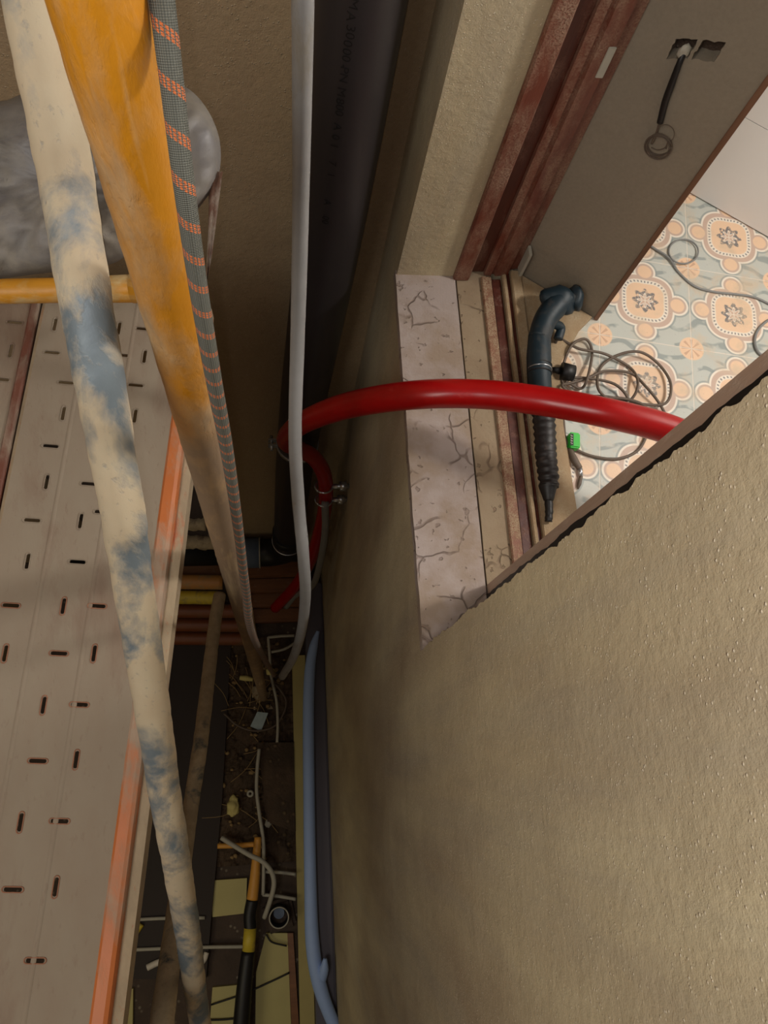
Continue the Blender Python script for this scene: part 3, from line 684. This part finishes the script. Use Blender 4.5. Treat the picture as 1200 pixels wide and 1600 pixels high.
def plank(name, ua, ub, sl, label, lip):
    t = thing(name, label, 'scaffold plank', dk((ua + ub) / 2, -0.4), 'steel deck planks of the scaffold')
    bm = face_with_holes([(ua, LO), (ub, LO), (ub, HI), (ua, HI)], [slot(*s) for s in sl], lambda v, d: dk(v[0], v[1], -d), 0.0025)
    obj('deck', bm, m_deck, t)
    for s in sl:
        pts = slot(s[0], s[1], s[2], 1.18); pts.append(pts[0])
        obj('slot_rim', tube([dk(a, b, 0.0006) for a, b in pts], 0.0010, 6, None, 1, cap=False), m_rust if (s[1] < -0.25) else m_deck, t)
    def rail(prof, mat, nm):
        n = 40; bm = bmesh.new(); rows = []
        pr = list(prof) + [(u - 0.003, z - 0.003) for u, z in reversed(prof)]
        for i in range(n + 1):
            v = LO + (HI - LO) * i / n
            rows.append([bm.verts.new(dk(u, v, z)) for u, z in pr])
        m = len(pr)
        for i in range(n):
            for k in range(m): bm.faces.new((rows[i][k], rows[i + 1][k], rows[i + 1][(k + 1) % m], rows[i][(k + 1) % m]))
        bm.faces.new(rows[0]); bm.faces.new(list(reversed(rows[-1])))
        bmesh.ops.recalc_face_normals(bm, faces=bm.faces)
        return obj(nm, bm, mat, t)
    if lip:
        rail([(ub, 0), (ub + 0.004, 0.003), (ub + 0.020, 0.003), (ub + 0.026, 0.0), (ub + 0.028, -0.005), (ub + 0.029, -0.016)], m_lip, 'edge_rail')
        rail([(ub + 0.028, -0.016), (ub + 0.032, -0.015), (ub + 0.046, -0.016), (ub + 0.048, -0.05)], m_flange, 'bottom_flange')
    else:
        rail([(ub - 0.008, 0.0008), (ub - 0.006, 0.004), (ub + 0.004, 0.004), (ub + 0.007, 0.0), (ub + 0.007, -0.05)], m_seam, 'edge_rail')
    rail([(ua, 0), (ua - 0.004, -0.002), (ua - 0.006, -0.05)], m_flange, 'side_rail')
    # pressed stiffening grooves
    for gu in ([ua + 0.085, ua + 0.17] if lip else [ua + 0.1, ua + 0.2]):
        bm = bmesh.new(); n = 30
        prof = [(gu - .004, 0.0003), (gu - .0015, .0014), (gu + .0015, .0014), (gu + .004, .0003)]
        rows = [[bm.verts.new(dk(u, LO + (HI - LO) * i / n, z)) for u, z in prof] for i in range(n + 1)]
        for i in range(n):
            for k in range(3): bm.faces.new((rows[i][k], rows[i + 1][k], rows[i + 1][k + 1], rows[i][k + 1])).smooth = True
        bmesh.ops.recalc_face_normals(bm, faces=bm.faces)
        if bm.faces[0].normal.z < 0: bmesh.ops.reverse_faces(bm, faces=bm.faces)
        obj('pressed_rib', bm, m_deck, t)
    return t
SA, SB = [], []
for x, y, k in slots:
    u, v = loc2(onZ(x, y, DH))
    if v > HI - 0.02: continue
    if u > JU + 0.03 and u < DU1 - 0.02: SA.append((u, v, k))
    elif u < JU - 0.03: SB.append((u, v, k))
plank('scaffold_plank', JU + 0.009, DU1 - 0.0, SA, 'dusty perforated steel plank with worn orange edge, nearest the gap', True)
plank('scaffold_plank', JU - 0.30, JU - 0.008, SB, 'dusty perforated steel plank at the left frame edge, beyond the seam', False)

# ------------------------------------------------------------------ dusty polythene sack behind the post
cs = at(120, 285, 0.66)
def bagp(px, py, d): return at(px, py, d)
outl = [(-230, 250), (-220, 190), (-120, 165), (0, 158), (40, 146), (150, 128), (240, 122), (290, 136), (322, 168), (341, 210), (345, 250), (338, 285), (322, 310), (300, 335), (262, 352), (215, 378), (190, 405), (150, 418), (60, 428), (0, 436), (-110, 450), (-215, 440), (-235, 350)]
cen = (90, 285); bm = bmesh.new(); NR = 16; rings = []
oc = catmull([(x, y, 0) for x, y in outl] + [(outl[0][0], outl[0][1], 0)], 6)[:-1]
for side in (1, -1):
    rr_ = []
    for j in range(NR + 1):
        t = j / NR; row = []
        for i, p in enumerate(oc):
            x = cen[0] + (p.x - cen[0]) * t; y = cen[1] + (p.y - cen[1]) * t
            hgt = math.sqrt(max(0, 1 - t ** 2.4))
            an = math.atan2(p.y - cen[1], p.x - cen[0])
            fold = 0.0018 * math.sin(an * 26 + 6 * noise.noise(Vector((x * .01, y * .01, 0)))) * t * t * (1 - t) * 4
            nz = 0.022 * noise.noise(Vector((x * 0.012, y * 0.012, side * 3))) + 0.008 * noise.noise(Vector((x * 0.035, y * 0.05, side * 5))) + fold
            k = 1 if t < 1 else 0
            row.append(bm.verts.new(at(x, y, 0.685 - side * (0.050 * hgt + nz * k * (0.4 + hgt * .6)))))
        rr_.append(row)
    rings.append(rr_)
for s, rr_ in enumerate(rings):
    for j in range(1, NR):
        n = len(oc)
        for i in range(n):
            a, b, c, d = rr_[j][i], rr_[j][(i + 1) % n], rr_[j + 1][(i + 1) % n], rr_[j + 1][i]
            bm.faces.new((a, b, c, d) if s else (d, c, b, a)).smooth = True
    bm.faces.new(rr_[1] if not s else list(reversed(rr_[1])))
bmesh.ops.remove_doubles(bm, verts=bm.verts, dist=1e-5); bmesh.ops.recalc_face_normals(bm, faces=bm.faces)
for v in list(bm.verts):
    if not v.link_faces: bm.verts.remove(v)
bag = thing('plastic_sack', 'dusty grey crumpled plastic sack hanging above the platform behind the yellow post', 'sack', cs)
obj('body', bm, m_sheet, bag, smooth=True)
tp = [(337, 268), (335, 300), (333, 330), (330, 370), (326, 410), (323, 436)]
bm = bmesh.new(); rows = []
for i, (x, y) in enumerate(tp):
    wv_ = [11, 9, 7, 5, 3.5, 1.5][i]
    rows.append([bm.verts.new(at(x + dx * wv_, y, 0.68 + dz)) for dx, dz in ((-1, 0.004), (-0.3, -0.003), (0.4, 0.001), (1, -0.002), (0.9, 0.004), (-0.9, 0.008))])
for i in range(len(rows) - 1):
    for k in range(6): bm.faces.new((rows[i][k], rows[i][(k + 1) % 6], rows[i + 1][(k + 1) % 6], rows[i + 1][k]))
bm.faces.new(rows[0]); bm.faces.new(list(reversed(rows[-1]))); bmesh.ops.recalc_face_normals(bm, faces=bm.faces)
obj('hanging_edge', bm, m_sheet_brown, bag, smooth=True)

# ------------------------------------------------------------------ rotary hammer on the board
dz = SZ + 0.030
def D_(px, py, h=0.030): return onZ(px, py, SZ + h)
dr = thing('rotary_hammer', 'dark teal and black electric hammer drill lying along the window board', 'power tool', D_(850, 620, 0))
obj('motor_housing', tube([D_(843, 525, .038), D_(842, 560, .034), D_(843, 600, .03), D_(848, 640, .03)], [0.026, 0.0285, 0.027, 0.027], 22), m_drill, dr, smooth=True)
obj('grip', tube([D_(842, 530, .038), D_(852, 500, .045), D_(868, 478, .05), D_(880, 466, .05)], [0.026, 0.027, 0.030, 0.034], 20), m_drill, dr, smooth=True)
obj('end_cap', blob(D_(872, 470, .05), 0.045, 0.036, 0.034, 0.25, 16), m_drill, dr, smooth=True)
obj('handle_lobe', blob(D_(898, 466, .05), 0.020, 0.032, 0.030, 0.2, 16), m_drill, dr, smooth=True)
g_ = obj('trigger_guard', tube([D_(862, 505, .04), D_(876, 512, .02), D_(872, 530, .012)], 0.011, 12), m_drill, dr, smooth=True)
for i, (py, hh) in enumerate(((572, .0012), (578, .0016), (584, .001))):
    a = D_(843, py, .0325); tn = (D_(844, 600, .0325) - D_(843, 560, .0325)).normalized()
    obj('ring_band', torus(a, tn, 0.0272, 0.0016), m_chrome if i == 1 else m_drill_black, dr)
nb = tube([D_(848, 640, .03), D_(851, 670, .03), D_(853, 710, .028), D_(857, 745, .026), D_(858, 762, .024)], [0.0265, 0.0260, 0.0250, 0.0240, 0.0215], 24, None, 10, ridge=(0.017, 0.004))
obj('ribbed_nose', nb, m_drill_black, dr, smooth=True)
obj('chuck', tube([D_(856, 758, .024), D_(857, 774, .022), D_(857, 782, .020)], [0.021, 0.014, 0.011], 18), m_black, dr, smooth=True)
obj('chisel_bit', tube([D_(857, 775, .02), D_(858, 800, .016), D_(857, 815, .012)], [0.0105, 0.0095, 0.0085], 12, None, 6, ridge=(0.014, 0.0015)), m_black, dr, smooth=True)

# cables on the tiles
def C_(px, py, h=0.004): return onZ(px, py, TZ + h)
ec = [(875, 515), (868, 535), (876, 530), (905, 545), (945, 553), (985, 575), (997, 600), (985, 625), (960, 628), (935, 608), (938, 575), (965, 555), (1000, 550), (1030, 570), (1048, 600), (1040, 630), (1000, 631), (950, 620), (905, 617), (880, 600), (879, 575), (893, 540), (915, 530), (925, 550), (918, 590), (908, 607), (890, 600), (880, 605), (925, 635), (980, 630), (960, 600), (900, 590), (885, 600), (920, 590), (945, 580), (985, 583), (1010, 605), (1030, 630), (1046, 660)]
lp = [(x, y, 0.004 + 0.012 * abs(math.sin(i * 1.9)) + (0.01 if i % 3 == 0 else 0)) for i, (x, y) in enumerate(ec)]
lp[0] = (875, 515, .03)
tag(obj('power_cable', tube([C_(*p) for p in lp], 0.0034, 10), m_cable_dark, smooth=True), 'tangled grey-brown power cable in loops on the tiles beside the drill', 'cable')
ec2 = [(880, 655, .004), (885, 690, .006), (905, 705, .004), (930, 714, .004), (965, 717, .004), (995, 705, .004), (1010, 680, .006), (1015, 650, .02), (1000, 630, .02), (955, 622, .02), (915, 640, .01), (890, 640, .01), (880, 655, .004)]
tag(obj('loose_cable', tube([C_(*p) for p in ec2], 0.0036, 10), m_cable_dark, smooth=True), 'cable loop on the tiles below the red pipe, beside the green plug', 'cable')
bm = bmesh.new(); rr = random.Random(11); wc = C_(965, 645, .012)
for k in range(12):
    a = rr.uniform(.02, .034); tube([wc + Vector((a * math.cos(t) + rr.uniform(-.001, .001), a * .8 * math.sin(t), rr.uniform(-.004, .010) + .004 * math.sin(t * 2 + k))) for t in [i * 2 * math.pi / 18 for i in range(19)]], 0.0027, 6, bm, 2)
tag(obj('white_cable_coil', bm, m_white, smooth=True), 'small untidy coil of whitish cord partly under the red pipe', 'cord')
pk_ = C_(886, 582, .022)
pg = thing('black_plug', 'round black power plug lying on edge between drill and cable loops', 'plug', C_(886, 582, 0))
obj('body', tube([pk_ + Vector((-.014, .004, 0)), pk_ + Vector((.016, -.002, 0))], [0.021, 0.019], 20, None, 2), m_black, pg)
obj('cable_collar', tube([pk_ + Vector((-.016, .004, 0)), pk_ + Vector((-.035, .01, -.004))], [0.009, 0.006], 12, None, 2), m_black, pg)
gp = thing('green_plug', 'bright green plastic connector with a black label beside the board', 'plug', C_(894, 690, 0))
g0 = C_(896, 690, .012)
ga = math.radians(-8)
obj('body', box(g0.x - .0125, g0.x + .0125, g0.y - .019, g0.y + .019, g0.z - .011, g0.z + .011, None, ga, 0.003), m_green, gp)
lb = obj('label_strip', box(g0.x - .0115, g0.x - .0040, g0.y - .014, g0.y + .015, g0.z + .0108, g0.z + .0116, None, ga), m_black, gp)
for k, yy in enumerate((-.010, -.004, .002, .008)):
    bm = bmesh.new(); box(g0.x - .0105 + yy * .14, g0.x - .0060 + yy * .14, g0.y + yy, g0.y + yy + .0012, g0.z + .0116, g0.z + .0122, bm); box(g0.x - .0105 + yy * .14, g0.x - .0094 + yy * .14, g0.y + yy, g0.y + yy + .004, g0.z + .0116, g0.z + .0122, bm)
    obj('letter_mark', bm, m_white, lb)
br = thing('dusty_brush', 'small dark dusty brush lying below the green plug', 'brush', C_(900, 720, 0))
obj('handle', tube([C_(890, 700, .007), C_(897, 718, .008), C_(906, 732, .007)], [0.006, 0.009, 0.007], 12), m_cable_dark, br, smooth=True)
obj('ferrule', tube([C_(906, 732, .007), C_(908, 744, .006)], [0.006, 0.004], 10, None, 2), m_chrome, br)
obj('bristles', tube([C_(908, 744, .006), C_(905, 756, .004), C_(903, 764, .003)], [0.004, 0.005, 0.002], 10), m_cable_dark, br, smooth=True)
fl = [(1000, 372, .004), (1022, 388, .004), (1045, 403, .006), (1060, 425, .003), (1085, 447, .003), (1115, 456, .003), (1150, 460, .003), (1180, 465, .003), (1215, 482, .003)]
tag(obj('floor_cable', tube([C_(*p) for p in fl], 0.0030, 10), m_cable_grey, smooth=True), 'thin grey cable crossing the bright part of the patterned floor', 'cable')
tag(obj('wire_ring', tube([C_(1068 + 23 * math.cos(t), 393 + 19 * math.sin(t), .003 + .006 * (i / 22)) for i, t in enumerate([k * 2 * math.pi / 20 + 2.2 for k in range(23)])], 0.0022, 8, None, 3), m_cable_grey, smooth=True), 'small single loop of wire on the bright tiles near the wall corner', 'cable')
tag(obj('edge_cable', tube([C_(*p) for p in ((1230, 487, .004), (1198, 502, .004), (1182, 520, .004), (1180, 540, .004), (1190, 555, .004), (1215, 563, .004))], 0.0034, 10), m_cable_grey, smooth=True), 'curved end of a grey cable at the right frame edge', 'cable')

# ------------------------------------------------------------------ bottom of the shaft
def G(px, py, z=0.0): return onZ(px, py, z)
def gpoly(name, pts, z0, z1, mat, **k):
    return obj(name, prism([tuple(G(x, y, z1)[:2]) for x, y in pts], z0, z1), mat)
# rubble floor
bm = bmesh.new(); c0_, c1_ = G(335, 1340), G(462, 1000)
x0, x1, y0, y1 = c0_.x - .1, 0.11, c0_.y - 0.05, c1_.y + .02
nx, ny = 60, 110; gr_ = []
for j in range(ny + 1):
    gr_.append([])
    for i in range(nx + 1):
        x = x0 + (x1 - x0) * i / nx; y = y0 + (y1 - y0) * j / ny
        z = 0.018 + 0.03 * noise.noise(Vector((x * 5, y * 5, 1))) + 0.022 * noise.noise(Vector((x * 19, y * 19, 2))) + 0.012 * noise.noise(Vector((x * 50, y * 50, 2)))
        gr_[-1].append(bm.verts.new((x, y, max(0.002, z))))
for j in range(ny):
    for i in range(nx): bm.faces.new((gr_[j][i], gr_[j][i + 1], gr_[j + 1][i + 1], gr_[j + 1][i]))
tag(obj('rubble', bm, m_soil), 'dark crumbly soil and rubble covering the bottom of the shaft', 'rubble', kind='stuff')
bm = bmesh.new(); rr = random.Random(21)
for k in range(80):
    x, y = rr.uniform(x0 + .12, x1 - .02), rr.uniform(y0, y1)
    s = rr.uniform(.006, .018); blob((x, y, 0.03 + s * .3), s, s * rr.uniform(.6, 1), s * .7, .6, 20, bm, 1)
tag(obj('stone_chips', bm, m_twig), 'scattered pale stone chips and crumbs on the dark rubble', 'rubble', kind='stuff')
bm = bmesh.new()
for k in range(34):
    p = G(rr.uniform(345, 425), rr.choice((rr.uniform(1035, 1100), rr.uniform(1100, 1290))), .05); a = rr.uniform(0, math.pi); L = rr.uniform(.04, .13)
    tube([p + Vector((-math.cos(a) * L, -math.sin(a) * L, rr.uniform(-.01, .02))), p, p + Vector((math.cos(a + .3) * L, math.sin(a + .3) * L, rr.uniform(-.01, .02)))], 0.0024, 5, bm, 3)
tag(obj('twigs', bm, m_twig), 'dry thin twigs scattered over the rubble', 'twigs', kind='stuff')
tag(obj('slab_block', prism([tuple(G(x, y, .07)[:2]) for x, y in ((402, 1160), (459, 1160), (461, 1300), (418, 1285))], 0, .07), m_soil), 'flat dark soil-covered block beside the yellow strip', 'block')
# dark board, ledge, skirting
tag(gpoly('dark_board', [(362, 985), (330, 985), (250, 985), (205, 1250), (185, 1530), (322, 1530), (330, 1434), (347, 1250)], 0.0, 0.05, m_darkboard), 'long dark brown board lying at the bottom behind the plastered tube', 'board')
tag(obj('foam_strip', box(0.105, 0.185, -2.0, 0.62, 0, .06), m_ledge), 'long yellowish strip lying along the foot of the right wall', 'strip')
tag(obj('skirting_duct', box(0.188, 0.298, -2.0, 1.05, 0, .20, None, 0, .01), m_skirt), 'grey-violet panel running along the foot of the right wall', 'duct')
# blue hose
bh = [(497, 986, .06, .27), (490, 1010, 0, .26), (484, 1050, 0, .25), (482, 1120, 0, .24), (483, 1250, 0, .24), (485, 1380, 0, .24), (488, 1470, 0, .24), (497, 1530, 0, .25), (513, 1580, 0, .25), (540, 1640, 0, .25)]
hose = thing('blue_hose', 'pale blue ribbed hose running along the foot of the right wall', 'hose', G(484, 1250, .2))
obj('hose_run', tube([G(x, y, z) for x, y, _, z in bh], [0.010, 0.026, .032, .033, .033, .034, .038, .038, .034, .032], 18, sub=10), m_blue_hose, hose, smooth=True)
obj('hose_stub', tube([G(500, 1535, .24), G(506, 1515, .28), G(508, 1498, .30)], [0.03, 0.026, 0.01], 14), m_blue_hose, hose, smooth=True)
# stack of tubes and timbers along the back wall
def hx(pa, pb, z, r, mat, name, label, cat='tube', group=None, wob=0.0):
    a, b = G(*pa, z), G(*pb, z)
    return tag(obj(name, tube([a, a.lerp(b, .5), b], r, 18, sub=12, wob=wob), mat, smooth=True), label, cat, group)
hx((230, 818), (322, 820), 0.95, 0.032, m_bar_pale, 'plastered_bar', 'upper pale plaster-covered bar in the dark gap right of the platform', 'bar', wob=0.010)
hx((230, 846), (345, 848), 0.85, 0.036, m_bar_pale, 'plastered_bar', 'lower pale plaster-covered bar just above the black horizontal pipe', 'bar', wob=0.010)
hx((200, 908), (348, 910), 0.42, 0.043, m_tan_tube, 'tan_tube', 'tan rounded tube under the black horizontal pipe')
hx((200, 932), (340, 934), 0.36, 0.040, m_yellow_tube, 'yellow_tube', 'dull yellow tube between the tan and the orange tubes')
hx((200, 954), (380, 955), 0.24, 0.042, m_orange_tube, 'orange_tube', 'rusty orange tube directly below the yellow tube')
hx((200, 975), (392, 977), 0.14, 0.042, m_orange_tube, 'orange_tube', 'rusty orange tube, second below the yellow tube')
hx((200, 996), (396, 998), 0.06, 0.042, m_orange_tube, 'orange_tube', 'rusty orange tube, lowest of the stack')
for (a, b, zz, lab) in (((255, 893), (480, 893), .30, 'brown timber nearest the back wall under the drain elbow'), ((385, 915), (478, 915), .22, 'brown timber, second from the back wall'), ((385, 938), (476, 938), .14, 'brown timber, third from the back wall'), ((395, 962), (474, 962), .07, 'brown timber nearest the rope foot')):
    p, q = G(*a, zz), G(*b, zz); tag(obj('timber', box(p.x, min(q.x, 0.18), p.y - .043, p.y + .043, zz - .06, zz, None, 0, .006), m_brownwood), lab, 'timber')
# small things on the rubble
tag(obj('paper_packet', prism([tuple(G(x, y, .075)[:2]) for x, y in ((402, 1112), (419, 1114), (408, 1142), (391, 1135))], .06, .072), m_scrap), 'crumpled bluish-white packet lying on the rubble', 'packet')
tag(obj('foam_piece', tube([G(375, 1059, .07), G(385, 1060, .075), G(395, 1062, .07)], [.014, .017, .010], 10), m_foam, smooth=True), 'oblong yellow foam piece among the twigs', 'foam')
tag(obj('foam_lump', blob(G(364, 1260, .07), .036, .055, .03, .5, 18), m_foam, smooth=True), 'yellowish broken lump at the edge of the dark board', 'lump')
tag(obj('washer', torus(G(391, 1240, .06), (0, 0, 1), .014, .007), m_conduit), 'small round pale ring left of the white conduit', 'ring')
tag(obj('small_pebble', blob(G(419, 1287, .06), .018, .022, .012, .3, 18), m_conduit, smooth=True), 'round pale pebble right of the white conduit', 'stone')
def cond(pts, r, mat, name, label, cat='conduit', z=.09):
    return tag(obj(name, tube([G(p[0], p[1], p[2] if len(p) > 2 else z) for p in pts], r, 10), mat, smooth=True), label, cat)
cond([(419, 995), (421, 1020), (423, 1050), (426, 1068), (432, 1095), (434, 1130), (433, 1160)], .0085, m_conduit, 'pale_conduit', 'pale thin conduit running down from the corner frame to the block')
cond([(460, 993), (438, 994), (419, 996)], .009, m_conduit, 'pale_conduit', 'short horizontal pale conduit forming the top of the small frame')
cond([(463, 1003), (445, 1014), (424, 1019)], .008, m_conduit, 'pale_conduit', 'short slanting pale conduit closing the small frame')
tag(obj('cable_knot', blob(G(422, 1049, .11), .022, .024, .018, .4, 18), m_foam, smooth=True), 'pale knot on the thin conduit', 'knot')
cond([(350, 1115), (372, 1134), (400, 1142), (428, 1135), (443, 1115), (447, 1095), (438, 1078), (427, 1066)], .006, m_cable_dark, 'cable_loop', 'thin brown cable loop around the packet', 'cable', .08)
cond([(405, 1170, .11), (402, 1200, .11), (401, 1235, .11), (405, 1270, .11), (411, 1310, .12), (412, 1345, .12), (411, 1398, .1)], .0105, m_conduit, 'pale_conduit', 'long pale conduit crossing the block down to the orange tube')
cond([(346, 1309, .17), (365, 1321, .19), (390, 1336, .21), (410, 1346, .21), (424, 1362, .2), (428, 1382, .18), (422, 1408, .15), (413, 1434, .1)], .0135, m_conduit, 'bent_conduit', 'curved translucent conduit arching over the orange tube')
cond([(340, 1322, .1), (372, 1321, .1), (400, 1319, .1)], .0145, m_orange_y, 'orange_conduit', 'horizontal orange conduit joining the top of the upright orange tube')
dt = thing('striped_pipe', 'long pipe, orange at the top, then black with one yellow band, bottom centre', 'pipe', G(395, 1450, .1))
SP = [(403, 1308, .13), (400, 1345, .13), (398, 1372, .13), (394, 1406, .13), (390, 1455, .13), (387, 1486, .13), (380, 1550, .13), (374, 1640, .13)]
obj('orange_section', tube([G(*p) for p in SP[:4]], [.02, .024, .028, .031], 18), m_orange_y, dt, smooth=True)
obj('black_section', tube([G(*p) for p in (SP[3], (390, 1430, .13), (391, 1452, .13))], .033, 18), m_black_fit, dt, smooth=True)
obj('yellow_band', tube([G(*p) for p in ((391, 1450, .13), (388, 1488, .13))], .034, 18, None, 2), m_yellow_tube, dt, smooth=True)
obj('black_section', tube([G(*p) for p in ((388, 1486, .13), (381, 1550, .13), (374, 1640, .13))], [.036, .042, .045], 18), m_black_fit, dt, smooth=True)
sk = thing('open_pipe_end', 'upright open black pipe end with a pale rim in the bottom of the shaft', 'pipe', G(437, 1435, .0))
q = G(436, 1434, .16)
obj('barrel', tube([(q.x, q.y, 0.0), (q.x, q.y, .16)], .054, 28, None, 2, hollow=.88), m_black_fit, sk)
obj('rim', torus((q.x, q.y, .16), (0, 0, 1), .052, .0035, 36), m_conduit, sk)
obj('inner_plug', tube([(q.x, q.y + .01, 0.02), (q.x, q.y + .01, .08)], .03, 20, None, 2), m_blue_socket, sk)
obj('collar', box(q.x - .085, q.x + .085, q.y - .09, q.y + .07, 0, .05, None, .2, .02), m_concrete, sk)
for a, b, zz, lab in (((208, 1437), (320, 1434), .06, 'pale conduit across the dark board, the upper of two'), ((207, 1484), (388, 1479), .06, 'pale conduit across the dark board, the lower of two'), ((410, 1362), (462, 1366), .09, 'pale conduit right of the orange tube, upper of two'), ((410, 1398), (462, 1405), .09, 'pale conduit right of the orange tube, just above the open pipe end')):
    cond([(a[0], a[1], zz), ((a[0] + b[0]) / 2, (a[1] + b[1]) / 2 - 1, zz + .005), (b[0], b[1], zz)], .0095, m_conduit, 'pale_conduit', lab)
for i, yy in enumerate((1328, 1360, 1381, 1404)):
    cond([(150, yy, .061), (228 - i * 2, yy - 1, .061)], .010, m_bar_pale, 'bar_end', ['topmost', 'second', 'third', 'lowest'][i] + ' of four short bar ends sticking out beside the platform edge', 'bar')
cond([(203, 1485, .067), (210, 1462, .067), (221, 1444, .067)], .016, m_yellow_tube, 'yellow_tube_end', 'short bright yellow tube end beside the platform edge', 'tube')
cond([(308, 1510, .066), (319, 1500, .066), (323, 1488, .066)], .014, m_white, 'white_rag', 'small white scrap right of the crossing tubes', 'scrap')
cond([(230, 1512, .07), (242, 1506, .07), (252, 1502, .07)], .017, m_white, 'white_rag', 'small white scrap left of the crossing tubes', 'scrap')
# yellow boards
tag(gpoly('yellow_board', [(330, 1376), (386, 1372), (384, 1427), (332, 1433)], 0.0, .03, m_yellowboard), 'pale yellow board piece left of the orange tube', 'board')
tag(gpoly('yellow_board', [(332, 1543), (382, 1538), (376, 1680), (322, 1680)], 0.0, .03, m_yellowboard), 'pale yellow board at the bottom frame edge, left of the black pipe', 'board')
tag(gpoly('yellow_board', [(416, 1458), (449, 1458), (458, 1680), (398, 1680), (400, 1520)], 0.0, .03, m_yellowboard), 'pale yellow board at the bottom frame edge, right of the black pipe', 'board')
tag(gpoly('yellow_board', [(150, 1548), (208, 1545), (206, 1680), (130, 1680)], 0.0, .03, m_yellowboard), 'pale yellow board showing between platform edge and tubes', 'board')
tag(gpoly('brown_batten', [(449, 1458), (458, 1458), (472, 1680), (459, 1680)], 0.0, .04, m_brownwood), 'dark brown batten between the yellow board and the yellowish strip', 'batten')
cond([(330, 1570, .05), (380, 1553, .05), (425, 1533, .05), (452, 1520, .05)], .005, m_black, 'thin_wire', 'thin dark wire slanting over the yellow boards', 'wire')
cond([(325, 1594, .05), (352, 1593, .05), (378, 1590, .05)], .005, m_black, 'thin_wire', 'short dark wire at the bottom of the left yellow board', 'wire')
cond([(416, 1460, .06), (425, 1472, .06), (448, 1478, .06)], .005, m_black, 'thin_wire', 'short curved dark wire below the open pipe end', 'wire')
